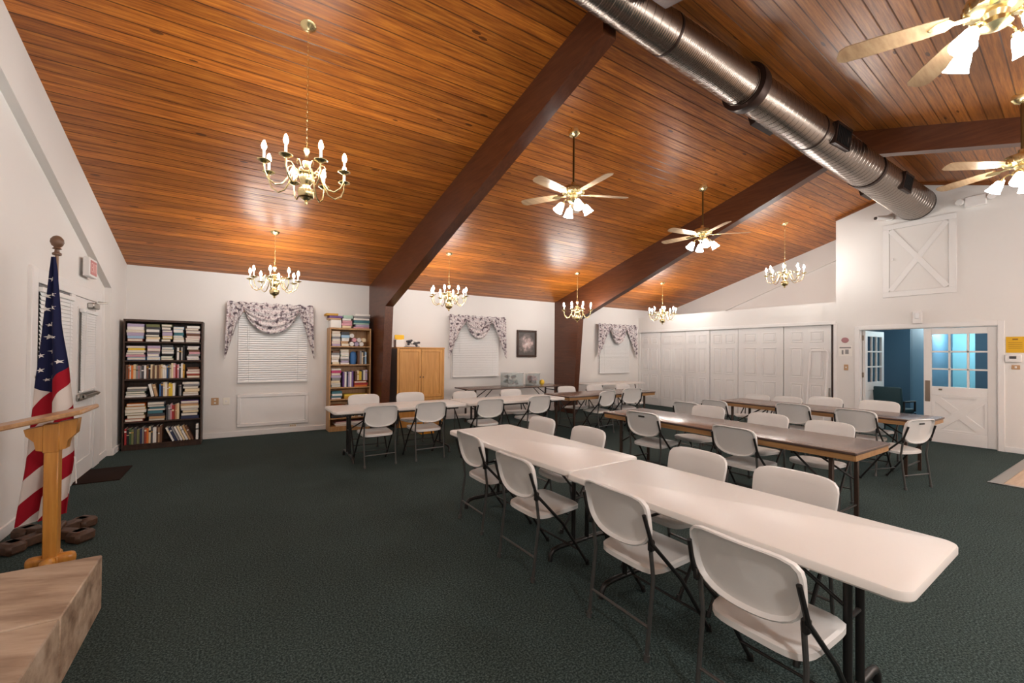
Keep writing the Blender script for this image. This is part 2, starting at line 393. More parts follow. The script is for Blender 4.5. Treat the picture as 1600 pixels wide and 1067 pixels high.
# door casing and the pair of doors to the blue hall
m = MB()
m.bb(XR-0.022, XR+0.004, D1, D1+0.075, 0, DH+0.075, 0.004); m.bb(XR-0.022, XR+0.004, D0-0.075, D0, 0, DH+0.075, 0.004)
m.bb(XR-0.0215, XR+0.004, D0-0.001, D1+0.001, DH, DH+0.0745, 0.002)
m.bb(XR+0.004, XR+0.129, D0, D0+0.012, 0, DH); m.bb(XR+0.004, XR+0.129, D1-0.012, D1, 0, DH); m.bb(XR+0.004, XR+0.129, D0+0.012, D1-0.012, DH-0.012, DH)
struct(m.build('trim_7', TRIM))
def lite_door(name, w, h, flip=1):
    """origin at hinge foot, leaf runs along +Y, face at -X; 3x3 panes over a crossed panel"""
    m = MB(); t = 0.045; gl0, gl1 = 1.0, h-0.11; s = 0.105
    m.bb(0, t, 0, s, 0, h, 0.003); m.bb(0, t, w-s, w, 0, h, 0.003)
    m.bb(0, t, s, w-s, gl1, h, 0.002); m.bb(0, t, s, w-s, 0.84, gl0, 0.002); m.bb(0, t, s, w-s, 0, 0.20, 0.002)
    m.bb(0.012, t-0.012, s, w-s, 0.18, 0.86)
    for k in (1, 2):
        y = s+(w-2*s)*k/3; m.bb(0.004, t-0.004, y-0.014, y+0.014, gl0, gl1, 0.003)
        z = gl0+(gl1-gl0)*k/3; m.bb(0.004, t-0.004, s, w-s, z-0.014, z+0.014, 0.003)
    # crossed planks on the lower panel
    for sg in (1, -1):
        a = math.atan2(0.64, w-2*s); L = math.hypot(0.64, w-2*s)-0.06
        m.box((0.009+0.0006*sg, w/2, 0.52), (0.012, L, 0.12), 0.003, rot=(sg*a, 0, 0))
    m.bb(0.0015, 0.0125, s+0.001, w-s-0.001, 0.201, 0.235); m.bb(0.0015, 0.0125, s+0.001, w-s-0.001, 0.805, 0.839); m.bb(0.0015, 0.0125, s+0.001, s+0.035, 0.235, 0.805); m.bb(0.0015, 0.0125, w-s-0.035, w-s-0.001, 0.235, 0.805)
    o = struct(m.build(name, DOORW))
    for i in range(3):
        for j in range(3):
            p = MB(); y0 = s+(w-2*s)*i/3; z0 = gl0+(gl1-gl0)*j/3
            p.bb(0.020, 0.024, y0+0.01, y0+(w-2*s)/3-0.01, z0+0.01, z0+(gl1-gl0)/3-0.01); p.build('pane', GLASS, o, smooth=False)
    return o
dr = lite_door('door_1', 0.90, 2.045); dr.location = (XR+0.02, D0+0.015, 0.012)
m = MB(); m.bb(-0.008, 0.002, 0.812, 0.882, 0.72, 1.10, 0.003); m.build('push_plate', BRONZE, dr)
m = MB(); m.bb(-0.014, 0.002, 0.655, 0.70, 0.935, 0.962, 0.004); m.build('latch', BRONZE, dr)
dl = lite_door('door_2', 0.90, 2.045); dl.location = (XR+0.10, D1-0.02, 0.012); dl.rotation_euler = (0, 0, math.radians(-92))
m = MB(); m.cyl((-0.05, 0.84, 0.98), (0.0, 0.84, 0.98), 0.012); m.ball((-0.055, 0.84, 0.98), 0.028); m.build('door_knob', CHROME, dl)
for z in (0.25, 1.10, 1.85):
    m = MB(); m.bb(-0.006, 0.02, -0.02, 0.03, z, z+0.10, 0.002); m.build('hinge', BRONZE, dl)

# the hall behind
m = MB(); m.bb(10.80, 16.6, -0.5, 6.0, -0.1, 0.0); struct(m.build('floor_hall', CARPET))
m = MB(); m.bb(XR+0.13, 16.6, -0.5, 6.0, 2.55, 2.65); struct(m.build('ceiling_hall', WALL))
m = MB(); m.bb(16.4, 16.5, -0.5, 6.0, 0, 2.6); m.bb(XR+0.13, 16.5, -0.55, -0.45, 0, 2.6); m.bb(13.0, 16.5, 5.9, 6.0, 0, 2.6)
struct(m.build('wall_hall', CYANW))
m = MB(); m.bb(13.0, 13.12, 3.34, 6.0, 0, 2.6); m.bb(XR+0.13, 13.0, 4.75, 4.85, 0, 2.6); m.bb(13.05, 16.4, 3.34, 3.40, 0, 2.6)
m.bb(XR+0.131, XR+0.16, D1+0.01, 4.8, 0, 2.6); m.bb(XR+0.131, XR+0.16, -0.5, D0-0.01, 0, 2.6)
m.bb(13.6, 13.7, -0.5, 2.42, 0, 2.6)
struct(m.build('wall_hall_blue', BLUEW))
m = MB(); m.bb(16.37, 16.4, -0.45, 3.3, 0, 0.12, 0.004); struct(m.build('baseboard_hall', TRIM))
m = MB(); m.bb(16.36, 16.40, 2.55, 2.63, 0.0, 2.1); m.bb(16.36, 16.40, 1.62, 1.70, 0, 2.1); m.bb(16.36, 16.40, 1.62, 2.63, 2.1, 2.18); m.bb(16.38, 16.40, 1.7, 2.55, 0, 2.1)
struct(m.build('trim_8', DOORW))
t = thing('office_chair', 'dark teal padded chair in the blue hall beyond the open door', 'chair', (11.34, 3.17, 0), math.radians(-100))
m = MB(); m.box((0, 0, 0.44), (0.48, 0.48, 0.10), 0.03, seg=2); m.build('seat', TEALCH, t)
m = MB(); m.box((0, -0.25, 0.70), (0.52, 0.08, 0.46), 0.03, rot=(0.15, 0, 0), seg=2); m.build('backrest', TEALCH, t)
for s_ in (-1, 1):
    m = MB(); m.tube([(s_*0.265, -0.2, 0.44), (s_*0.265, -0.2, 0.64), (s_*0.265, 0.18, 0.64), (s_*0.265, 0.18, 0.44)], 0.018, 8); m.build('armrest', RUBBER, t)
for sx in (-1, 1):
    for sy in (-1, 1):
        m = MB(); m.cyl((sx*0.25, sy*0.22, 0.40), (sx*0.29, sy*0.26, 0.0), 0.016); m.build('leg', RUBBER, t)

# baseboards
m = MB(); m.bb(-1.6, 8.0, YW-0.016, YW+0.01, 0, 0.095, 0.004); m.bb(8.0, XR, YW-0.016, YW+0.01, 0, 0.095, 0.004); struct(m.build('baseboard_back', TRIM))
m = MB(); m.bb(-1.61, -1.584, YB, 5.60, 0, 0.095, 0.004); m.bb(-1.61, -1.584, 7.97, 8.40, 0, 0.095, 0.004); m.bb(-1.53, -1.512, 8.43, YW, 0, 0.095, 0.004); struct(m.build('baseboard_left', TRIM))
m = MB(); m.bb(XR-0.016, XR+0.01, YB, D0-0.075, 0, 0.09, 0.004); m.bb(XR-0.016, XR+0.01, D1+0.075, YC, 0, 0.09, 0.004); struct(m.build('baseboard_end', TRIM))

# timber floor by the right edge with its metal strip
WF = grain_mat('timber_floor', [(0.42, 0.27, 0.16), (0.52, 0.36, 0.23), (0.60, 0.44, 0.30)], 0.35, 0)
m = MB(); m.bb(7.87, XR-0.02, YB, 1.17, -0.02, 0.006)
fw = struct(m.build('floor_timber', WF, smooth=False))
m = MB(); m.prism([(1.165, 0.0), (1.29, 0.0), (1.27, 0.010), (1.165, 0.012)], 7.80, XR-0.02); m.bb(7.80, 7.87, YB, 1.29, 0, 0.010)
struct(m.build('trim_9', CHROME, smooth=False))

# ------------------------------------------------------------------ fittings on the door wall
X0 = XR-0.001
t = thing('wall_hatch', 'white square hatch with a diagonal cross high above the double doors', 'hatch', (X0, 2.10, 2.68))
W_, H_ = 1.02, 1.40
m = MB()
for (a, b, c, d) in ((0, W_, 0, 0.10), (0, W_, H_-0.10, H_), (0, 0.10, 0.1, H_-0.1), (W_-0.10, W_, 0.1, H_-0.1)): m.bb(-0.022, 0.002, a, b, c, d, 0.004)
m.build('frame', TRIM, t)
m = MB(); m.bb(-0.012, 0.002, 0.105, W_-0.105, 0.105, H_-0.105)
m.build('panel', WALL, t)
m = MB(); a = math.atan2(H_-0.24, W_-0.24); L = math.hypot(H_-0.24, W_-0.24)
m.box((-0.018, W_/2, H_/2), (0.012, L, 0.09), 0.003, rot=(a, 0, 0)); m.box((-0.0175, W_/2, H_/2), (0.011, L, 0.09), 0.003, rot=(-a, 0, 0)); m.build('cross_brace', TRIM, t)
m = MB(); m.box((-0.02, W_-0.15, 0.72), (0.02, 0.03, 0.05), 0.004); m.build('latch', TRIM, t)
t = thing('fire_alarm', 'small white alarm strobe box above the double doors', 'alarm', (X0, 2.61, 2.27))
m = MB(); m.bb(-0.06, 0.0, -0.065, 0.065, -0.12, 0.11, 0.006); m.build('body', DOORW, t)
m = MB(); m.bb(-0.08, -0.055, -0.03, 0.03, -0.03, 0.08, 0.01); m.build('strobe_lens', mat('strobe_lens', (0.8, 0.8, 0.8), 0.1), t)
t = thing('emergency_light', 'white twin emergency light high on the door wall', 'light', (X0, 1.86, 4.20))
m = MB(); m.bb(-0.09, 0.0, -0.13, 0.13, -0.09, 0.09, 0.012); m.build('battery_box', DOORW, t)
for s_ in (-1, 1):
    m = MB(); M_ = Matrix.Rotation(math.radians(90), 3, 'Y') @ Matrix.Rotation(s_*0.4, 3, 'X')
    m.lathe([(0.03, 0.02), (0.05, -0.02), (0.055, -0.06), (0.0, -0.065)], (-0.05, s_*0.17, 0.02), 14, M_); m.build('lamp_head', DOORW, t)
t = thing('security_camera', 'white bullet camera on the wall beside the duct end', 'camera', (X0, 3.02, 4.22))
m = MB(); m.cyl((-0.26, 0.13, -0.02), (-0.02, -0.02, 0.0), 0.045, 0.045, 14); m.build('body', DOORW, t)
m = MB(); m.cyl((-0.275, 0.14, -0.021), (-0.258, 0.129, -0.02), 0.03, 0.03, 14); m.build('lens', BLACK, t)
m = MB(); m.bb(-0.03, 0.0, -0.07, 0.05, -0.06, 0.06, 0.01); m.build('bracket', DOORW, t)
t = thing('wall_plaque', 'small dark pink oval plaque beside the closet doors', 'plaque', (X0, 3.74, 1.87))
m = MB(); m.ball((0, 0, 0), 0.06, 16, (0.15, 1.1, 0.95)); m.build('disc', colm('plaque', (168, 120, 124)), t)
t = thing('notice_card', 'white notice card on the wall below the oval plaque', 'notice', (X0, 3.735, 1.645))
m = MB(); m.bb(-0.006, 0.004, -0.115, 0.115, -0.105, 0.105); m.build('card', cm('white'), t)
m = MB(); m.bb(-0.008, -0.005, -0.10, 0.10, 0.055, 0.085); m.bb(-0.008, -0.005, -0.06, 0.0, -0.06, 0.03); m.bb(-0.008, -0.005, 0.03, 0.06, -0.07, 0.02); m.build('print', cm('grey'), t)
def plate(name, label, loc, w=0.075, h=0.12, ax='X', mt=None, toggles=1):
    t = thing(name, label, 'switch' if 'switch' in name else 'outlet', loc)
    m = MB()
    if ax == 'X': m.bb(-0.008, 0.0, -w/2, w/2, -h/2, h/2, 0.003)
    else: m.bb(-w/2, w/2, -0.008, 0.0, -h/2, h/2, 0.003)
    m.build('cover_plate', mt or CANDLE, t)
    m = MB()
    for k in (-1, 1) if toggles == 2 else (0,):
        z = k*0.028
        if ax == 'X': m.bb(-0.014, -0.006, -0.012, 0.012, z-0.016, z+0.016, 0.003)
        else: m.bb(-0.014, 0.014, -0.012, -0.006, z-0.014, z+0.014, 0.003)
    m.build('toggle' if toggles == 1 else 'socket', DOORW, t)
    return t
plate('light_switch', 'beige light switch left of the double door casing', (X0, 3.72, 1.307), mt=cm('tan'))
plate('light_switch', 'beige switch plate under the thermostat', (X0, 1.43, 1.385), 0.09, 0.07, mt=cm('tan'))
t = thing('wall_poster', 'yellow notice pinned above the thermostat', 'poster', (X0, 1.435, 1.75))
m = MB(); m.bb(-0.006, 0.0, -0.10, 0.10, -0.13, 0.13); m.build('sheet', colm('poster', (222, 172, 26)), t)
m = MB(); m.bb(-0.008, -0.005, -0.03, 0.03, 0.075, 0.10)
for k in range(4): m.bb(-0.0075, -0.005, -0.075, 0.075, 0.03-k*0.03, 0.036-k*0.03)
m.build('print', colm('posterprint', (150, 105, 20)), t)
t = thing('thermostat', 'white wall thermostat under the yellow notice', 'thermostat', (X0, 1.455, 1.53))
m = MB(); m.bb(-0.035, 0.0, -0.09, 0.09, -0.065, 0.06, 0.008); m.build('body', DOORW, t)
m = MB(); m.bb(-0.038, -0.034, -0.035, 0.04, -0.01, 0.035); m.build('display', cm('dark grey'), t)

# ------------------------------------------------------------------ left wall: door unit, blinds, exit sign
XI = -1.60
m = MB()
m.bb(XI-0.01, XI+0.03, 5.60, 5.74, 0, 2.31, 0.005); m.bb(XI-0.01, XI+0.03, 7.66, 7.95, 0, 2.31, 0.005)
m.bb(XI-0.01, XI+0.0295, 5.735, 7.665, 2.17, 2.3095, 0.003); m.bb(XI-0.01, XI+0.029, 6.68, 6.84, 0, 2.172, 0.003); m.bb(XI-0.01, XI+0.028, 5.74, 6.68, 0, 0.85, 0.004)
struct(m.build('trim_10', TRIM))
w = MB(); w.bb(XI-0.01, XI+0.014, 5.74, 6.68, 0.85, 2.17); wo = struct(w.build('window_4', GLASSD))
def blind(name, label, x0, x1, y, z0, z1, axis='Y', nsl=30):
    """venetian blind hanging in the plane, local x = width"""
    t = thing(name, label, 'blind', (0, 0, 0)); 
    L = x1-x0
    def P(m, a0, a1, d0, d1, c0, c1, bev=0):
        if axis == 'Y': m.bb(a0, a1, -d1, -d0, c0, c1, bev)
        else: m.bb(d0, d1, a0, a1, c0, c1, bev)
    t.location = (x0, y, z0) if axis == 'Y' else (y, x0, z0)
    H = z1-z0
    m = MB(); P(m, 0, L, 0.005, 0.045, H-0.045, H, 0.004); m.build('headrail', BLIND, t)
    m = MB()
    for k in range(nsl):
        z = 0.04+(H-0.10)*k/(nsl-1); pit = (H-0.10)/(nsl-1)
        if axis == 'Y': m.box((L/2, -0.024, z), (L-0.01, 0.004, pit*1.06), 0, rot=(math.radians(-30), 0, 0))
        else: m.box((0.024, L/2, z), (0.004, L-0.01, pit*1.06), 0, rot=(0, math.radians(-17), 0))
    m.build('slats', BLIND, t)
    m = MB(); P(m, 0, L, 0.012, 0.040, 0.0, 0.024, 0.004); m.build('bottom_rail', BLIND, t)
    m = MB()
    for a in (0.15, 0.85): P(m, L*a-0.002, L*a+0.002, 0.040, 0.042, 0.01, H-0.03)
    m.build('ladder_cord', BLIND, t)
    m = MB()
    if axis == 'Y': m.cyl((L*0.13, -0.052, H*0.45), (L*0.13, -0.050, H-0.03), 0.004, n=6)
    else: m.cyl((0.052, L*0.13, H*0.45), (0.050, L*0.13, H-0.03), 0.004, n=6)
    m.build('tilt_wand', BLIND, t)
    return t
blind('window_blind', 'white blind on the fixed window behind the flag', 5.745, 6.675, XI+0.016, 0.87, 2.13, 'X', 30)
m = MB(); m.bb(XI+0.0, XI+0.022, 6.86, 7.65, 0.01, 2.165, 0.003)
for z0, z1 in ((0.20, 0.80),):
    for (a, b, c, d) in ((6.98, 7.54, z0, z0+0.02), (6.98, 7.54, z1-0.02, z1), (6.98, 7.0, z0+0.02, z1-0.02), (7.52, 7.54, z0+0.02, z1-0.02)): m.bb(XI+0.02, XI+0.030, a, b, c, d, 0.003)
m.bb(XI+0.02, XI+0.028, 6.93, 7.58, 0.90, 2.05, 0.002)
d9 = struct(m.build('door_9', DOORW))
m = MB(); m.bb(XI+0.022, XI+0.05, 6.92, 7.62, 0.94, 1.02, 0.008); m.cyl((XI+0.085, 6.96, 0.99), (XI+0.085, 7.58, 0.99), 0.018); 
for y in (6.98, 7.56): m.bb(XI+0.03, XI+0.09, y-0.02, y+0.02, 0.965, 1.015, 0.005)
m.build('push_bar', CHROME, d9)
m = MB(); m.bb(XI+0.022, XI+0.085, 7.30, 7.58, 2.06, 2.13, 0.01); m.tube([(XI+0.08, 7.40, 2.135), (XI+0.17, 7.52, 2.15), (XI+0.05, 7.68, 2.17)], 0.010, 6); m.build('door_closer', CHROME, d9)
blind('window_blind', 'white blind on the glazed exit door', 6.95, 7.56, XI+0.029, 1.04, 2.03, 'X', 30)
t = thing('exit_sign', 'white exit sign box with faded red face above the left door', 'sign', (XI, 7.22, 2.545))
m = MB(); m.bb(0.03, 0.09, -0.17, 0.17, -0.115, 0.115, 0.006); m.bb(0, 0.03, -0.06, 0.06, -0.06, 0.06); m.build('housing', DOORW, t)
m = MB(); m.bb(0.088, 0.094, -0.125, 0.125, -0.085, 0.085); m.build('face', colm('exit_face', (196, 128, 126)), t)
m = MB()
def stroke(y0, y1, z0, z1): m.bb(0.093, 0.097, y0, y1, z0, z1)
# E X I T read from inside the room (left to right is -y to +y seen from +x side reversed)
lw = 0.010; hz = 0.055
def E_(c): 
    stroke(c-0.022, c-0.022+lw, -hz, hz); [stroke(c-0.022, c+0.02, z-lw/2, z+lw/2) for z in (-hz+lw/2, 0, hz-lw/2)]
E_(-0.085)
for sg in (1, -1): m.box((0.095, -0.028, 0), (0.004, lw, 0.118), 0, rot=(sg*0.36, 0, 0))
stroke(0.026, 0.026+lw, -hz, hz)
stroke(0.060, 0.108, hz-lw, hz); stroke(0.079, 0.079+lw, -hz, hz)
m.build('lettering', colm('exit_letters', (232, 196, 190)), t)

# door mat
m = MB(); m.rr_slab(0, 0, 0.42, 0.74, 0.01, 0.0, 0.012, 0.004, 2); o = m.build('door_mat', mat('mat_brown', (0.022, 0.012, 0.009), 0.95, spec=0.1)); o.location = (-1.37, 7.17, 0.0)
tag(o, 'dark brown door mat on the carpet before the exit door', 'mat')

# ------------------------------------------------------------------ window wall fittings
for i, (a, b) in enumerate(((-0.01, 1.15), (4.20, 5.47), (8.87, 10.15))):
    m = MB(); m.bb(a-0.02, b+0.02, YW-0.012, YW+0.005, 0.95, 2.25); struct(m.build('window_%d' % (i+1), TRIM))
    m = MB(); m.bb(a+0.03, b-0.03, YW-0.016, YW-0.011, 1.0, 2.2); m.build('pane', GLASSD, C.objects['window_%d' % (i+1)], smooth=False)
BL = ['white blind in the window beside the dark bookcase', 'white blind in the window right of the honey wood cabinet', 'white blind in the window nearest the closet']
for i, (a, b) in enumerate(((0.0, 1.14), (4.21, 5.46), (8.88, 10.14))): blind('window_blind', BL[i], a, b, YW-0.016, 0.965, 2.25, 'Y', 30)
def valance(label, x0, x1, swag_w, swag_z, ztop=2.40, zt=1.40):
    t = thing('window_valance', label, 'valance', ((x0+x1)/2, YW, 0), group='floral valances'); t.pop('group', None) if False else None
    W = x1-x0; d0 = -0.07
    m = MB()
    def head(u, v): 
        x = -W/2+W*u; return (x, d0-0.018-0.02*math.sin(u*60)*(0.5+0.5*v), ztop+0.025+0.012*math.sin(u*47)-0.13*v)
    m.grid(head, 90, 4, 0.006); m.build('header', FABRIC, t)
    m = MB(); sw = swag_w*W/2
    def swag(u, v):
        a = 2*u-1; sag = (1-a*a*0.98)
        z = ztop-0.02-(ztop-swag_z)*v*(0.12+0.88*sag**0.8) if True else 0
        y = d0-0.05-0.05*sag*math.sin(v*PI*0.9)-0.018*math.sin(v*PI*9+0.4*math.sin(a*3))
        return (a*sw*(1-0.12*v*(1-sag)), y, z)
    m.grid(swag, 40, 40, 0.005); m.build('swag', FABRIC, t)
    for s_ in (-1, 1):
        m = MB(); tw = W*(0.5-swag_w/2)+W*0.10
        def tail(u, v):
            # pleated cascade: long outside edge, short inside edge
            zl = zt+(swag_z+0.18-zt)*(u**1.1)
            zz = ztop-0.01-(ztop-zl)*v
            x = s_*(W/2-tw*u*(0.55+0.45*(1-v)*0.9)); y = d0-0.035-0.028*abs(((u*4.0) % 1)*2-1)-0.01*u
            return (x+s_*0.03*v, y, zz)
        m.grid(tail, 32, 16, 0.005); m.build('tail', FABRIC, t)
    m = MB(); m.cyl((-W/2+0.01, d0, ztop), (W/2-0.01, d0, ztop), 0.012, n=8)
    for s_ in (-1, 1): m.cyl((s_*(W/2-0.02), d0, ztop), (s_*(W/2-0.02), 0, ztop), 0.01, n=8)
    m.build('rod', TRIM, t)
    return t
for a in (('mauve floral swag valance on the window beside the dark bookcase', -0.17, 1.22, 0.72, 1.88),
          ('mauve floral valance on the window between cabinet and framed picture', 4.10, 5.61, 0.52, 1.90),
          ('mauve floral valance on the window nearest the closet doors', 8.77, 10.38, 0.46, 1.86)):
    tt = valance(*a)
    if 'group' in tt: del tt['group']
t = thing('access_panel', 'white framed panel on the wall under the first window', 'panel', (0.0, YW, 0.165))
m = MB(); m.bb(0, 1.17, -0.012, 0, 0, 0.59, 0.003); m.build('panel', TRIM, t)
m = MB()
for (a, b, c, d) in ((0, 1.17, 0, 0.06), (0, 1.17, 0.53, 0.59), (0, 0.06, 0.06, 0.53), (1.11, 1.17, 0.06, 0.53)): m.bb(a, b, -0.030, -0.010, c, d, 0.006)
m.build('frame', TRIM, t)
plate('wall_outlet', 'tan outlet plate on the wall right of the dark bookcase', (-0.327, YW, 0.65), 0.11, 0.125, 'Y', cm('tan'), 2)
plate('wall_outlet', 'white cable outlet plate left of the framed wall panel', (-0.161, YW, 0.645), 0.10, 0.125, 'Y', None, 1)
t = thing('wall_outlet', 'low beige outlet strip above the baseboard under the wall panel', 'outlet', (0.906, YW, 0.125))
m = MB(); m.bb(-0.06, 0.06, -0.012, 0, -0.025, 0.03, 0.003); m.build('cover_plate', CANDLE, t)
m = MB()
for k in (-1, 0, 1): m.bb(k*0.035-0.01, k*0.035+0.01, -0.015, -0.010, -0.012, 0.015)
m.build('socket', cm('tan'), t)
t = thing('framed_picture', 'dark framed flower picture on the wall between the windows', 'picture', (6.32, YW, 1.79))
m = MB(); w2, h2, f = 0.31, 0.35, 0.055
for (a, b, c, d) in ((-w2, w2, -h2, -h2+f), (-w2, w2, h2-f, h2), (-w2, -w2+f, -h2+f, h2-f), (w2-f, w2, -h2+f, h2-f)): m.bb(a, b, -0.04, 0, c, d, 0.008)
m.build('frame', BKDARK, t)
PIC = mat('flower_print', (0.3, 0.25, 0.25), 0.3); g = NG(PIC); ob = g.obj(); s = g.sep(ob)
r2 = g.math('ADD', g.math('POWER', s[0], 2.0), g.math('POWER', s[2], 2.0)); ns = g.noise(ob, 9.0, 4.0, 0.6)
g.set(g.p.inputs['Base Color'], g.ramp(g.math('ADD', g.math('MULTIPLY', ns, 1.0), g.math('MULTIPLY', r2, -6.0)), [(0.1, (0.10, 0.09, 0.085)), (0.33, (0.24, 0.2, 0.19)), (0.5, (0.62, 0.47, 0.45)), (0.62, (0.74, 0.70, 0.68))]))
m = MB(); m.bb(-w2+f, w2-f, -0.022, -0.004, -h2+f, h2-f); m.build('print', PIC, t, smooth=False)

# ------------------------------------------------------------------ book cases
def bookcase(name, label, x0, x1, yf, depth, h, shelves, mt, back, th=0.022):
    t = thing(name, label, 'bookcase', (x0, yf, 0)); W = x1-x0
    for a in (0, W-th):
        m = MB(); m.bb(a, a+th, 0, depth, 0, h, 0.002); m.build('side_panel', mt, t, smooth=False)
    m = MB(); m.bb(th, W-th, depth-0.012, depth, 0.03, h-th); m.build('back_panel', back, t, smooth=False)
    m = MB(); m.bb(th, W-th, 0, depth-0.012, h-th-0.012, h, 0.002); m.build('top_panel', mt, t, smooth=False)
    m = MB(); m.bb(th, W-th, 0.005, 0.03, 0, shelves[0]-0.001, 0.002); m.build('plinth', mt, t, smooth=False)
    for z in shelves:
        m = MB(); m.bb(th, W-th, 0.002, depth-0.012, z, z+th, 0.002); m.build('shelf', mt, t, smooth=False)
    return t
BX0, BX1, BYF = -1.475, -0.487, 8.69
SH = [0.065, 0.415, 0.79, 1.075, 1.365, 1.655]
bookcase('bookcase', 'tall dark brown bookcase full of books in the left corner', BX0, BX1, BYF, 0.36, 2.02, SH, BKDARK, BKDARK)
PAPER = mat('page_block', (0.72, 0.67, 0.57), 0.8)
LABELS = set()
ORD = ['first', 'second', 'third', 'fourth', 'fifth', 'sixth', 'seventh', 'eighth', 'ninth', 'tenth', 'eleventh', 'twelfth', 'thirteenth', 'fourteenth', 'fifteenth', 'sixteenth', 'seventeenth', 'eighteenth']
def book(w, d, h, c, spine, mt):
    """book standing on its tail: spine of width w at y=0, depth d, height h"""
    m = MB(); m.bb(-w/2, w/2, 0, d, 0, h, min(0.003, w*0.2)); m.mi = 1
    m.bb(-w/2+0.002, w/2-0.002, 0.006, d+0.001, 0.004, h+0.0008)
    return m
def add_book(x, y, z, w, d, h, cname, label, group, lean=0.0, flat=False, pages=False):
    m = MB()
    b = 0.0025
    if flat:      # lying flat: w = width seen, h = thickness, spine or page edge to the front
        m.bb(-w/2, w/2, 0, d, 0, h, min(b, h*0.2))
        if pages: m.mi = 1; m.bb(-w/2+0.004, w/2-0.004, -0.0012, 0.01, h*0.16, h*0.84)
    else:
        m.bb(-w/2, w/2, 0, d, 0, h, min(b, w*0.2)); m.mi = 1
        m.bb(-w/2+w*0.14, w/2-w*0.14, 0.006, d-0.003, h-0.004, h+0.0012)
        if h > 0.14 and random.random() < 0.55:
            m.mi = 2; zz = h*random.uniform(0.55, 0.8); m.bb(-w/2-0.0004, w/2+0.0004, -0.0008, 0.004, zz, zz+h*random.uniform(0.04, 0.12))
    o = m.build('book', [cm(cname), PAPER, cm(random.choice(['white', 'cream', 'black', 'mustard']))], smooth=False)
    o.location = (x, y, z); o.rotation_euler = (0, lean, 0)
    assert label not in LABELS, label
    LABELS.add(label); tag(o, label, 'book', group); return o
def fill(shelf_name, case, x0, x1, yf, z, zmax, runs, grp):
    """runs: (kind, u0, u1, colours, place, extra)"""
    W = x1-x0
    for r in runs:
        kind, u0, u1, cols, place = r[:5]; ex = r[5] if len(r) > 5 else None
        a, b = x0+u0*W, x0+u1*W; n = len(cols)
        if kind == 'H':
            hs = [random.uniform(0.75, 1.3) for _ in cols]; place = place.replace('the ', ''); tot = (zmax-z)*(ex or 0.86); k = tot/sum(hs); zz = z
            for i, c in enumerate(cols):     # bottom to top
                hh = hs[i]*k; wv = (b-a)*random.uniform(0.82, 0.985)
                xx = (a+b)/2+random.uniform(-1, 1)*((b-a)-wv)/2
                add_book(xx, yf+0.012+random.uniform(0, 0.02), zz+0.0003, wv, 0.22, hh-0.0006, c, '%s book %s from bottom in %s, %s' % (c, ORD[i], place, shelf_name), grp, 0, True, random.random() < 0.5)
                zz += hh
        elif kind == 'V':
            ws = [random.uniform(0.7, 1.35) for _ in cols]; k = (b-a)/sum(ws); xx = a
            for i, c in enumerate(cols):
                ww = ws[i]*k; hh = (zmax-z)*(ex or 0.84)*random.uniform(0.86, 1.0)
                add_book(xx+ww/2, yf+0.010+random.uniform(0, 0.02), z+0.0004, ww*0.97, 0.17, hh, c, '%s book %s from left in %s, %s' % (c, ORD[i], place, shelf_name), grp)
                xx += ww
        elif kind == 'L':   # leaning, tops to the left (ex = lean angle)
            lean = ex; ww = (b-a)/n
            for i, c in enumerate(cols):
                t_ = ww*0.78*math.cos(lean); hh = (zmax-z)*0.80*random.uniform(0.92, 1.0)
                hh = min(hh, ((zmax-z)*0.95-t_*math.sin(abs(lean)))/math.cos(lean))
                add_book(a+ww*(i+0.5)+(0.0), yf+0.012, z+t_/2*math.sin(abs(lean))+0.001, t_, 0.17, hh, c, '%s book %s from left in %s, %s' % (c, ORD[i], place, shelf_name), grp, lean)
ix0, ix1 = BX0+0.026, BX1-0.026
T_ = 0.0225
DK = 'dark bookcase'
tops = SH[1:]+[2.02-0.034]
def S(i): return SH[i]+T_, tops[i]-0.004
z, zm = S(5)
fill('top shelf of dark bookcase', DK, ix0, ix1, BYF, z, zm, [
 ('H', 0.005, 0.235, ['brick red', 'pale blue', 'lavender', 'cream', 'white', 'lavender'], 'left stack', 0.90),
 ('H', 0.25, 0.44, ['white', 'cream', 'black', 'dark grey', 'white', 'dark grey', 'olive'], 'second stack', 0.90),
 ('H', 0.455, 0.60, ['dark grey', 'yellow', 'lavender', 'purple', 'dark grey', 'olive'], 'third stack', 0.92),
 ('H', 0.61, 0.765, ['white', 'cream', 'pale blue', 'teal', 'white', 'pale blue'], 'fourth stack', 0.80),
 ('H', 0.78, 0.99, ['white', 'pink', 'pink', 'brown', 'lavender', 'brown', 'white'], 'right stack', 0.88)], 'books on the top shelf of the dark bookcase')
z, zm = S(4)
fill('second shelf of dark bookcase', DK, ix0, ix1, BYF, z, zm, [
 ('H', 0.005, 0.255, ['blue', 'pink', 'grey', 'white', 'yellow', 'lavender'], 'left stack', 0.84),
 ('H', 0.27, 0.445, ['pale blue', 'lavender', 'grey', 'pink', 'lavender'], 'second stack', 0.86),
 ('H', 0.455, 0.63, ['olive', 'pale green', 'black', 'white', 'black', 'pale blue', 'dark grey'], 'third stack', 0.92),
 ('V', 0.65, 0.775, ['black', 'white', 'black', 'white', 'black'], 'monochrome row', 0.86),
 ('H', 0.80, 0.99, ['lavender', 'white', 'grey', 'pink', 'brown', 'white', 'lavender'], 'right stack', 0.86)], 'books on the second shelf of the dark bookcase')
z, zm = S(3)
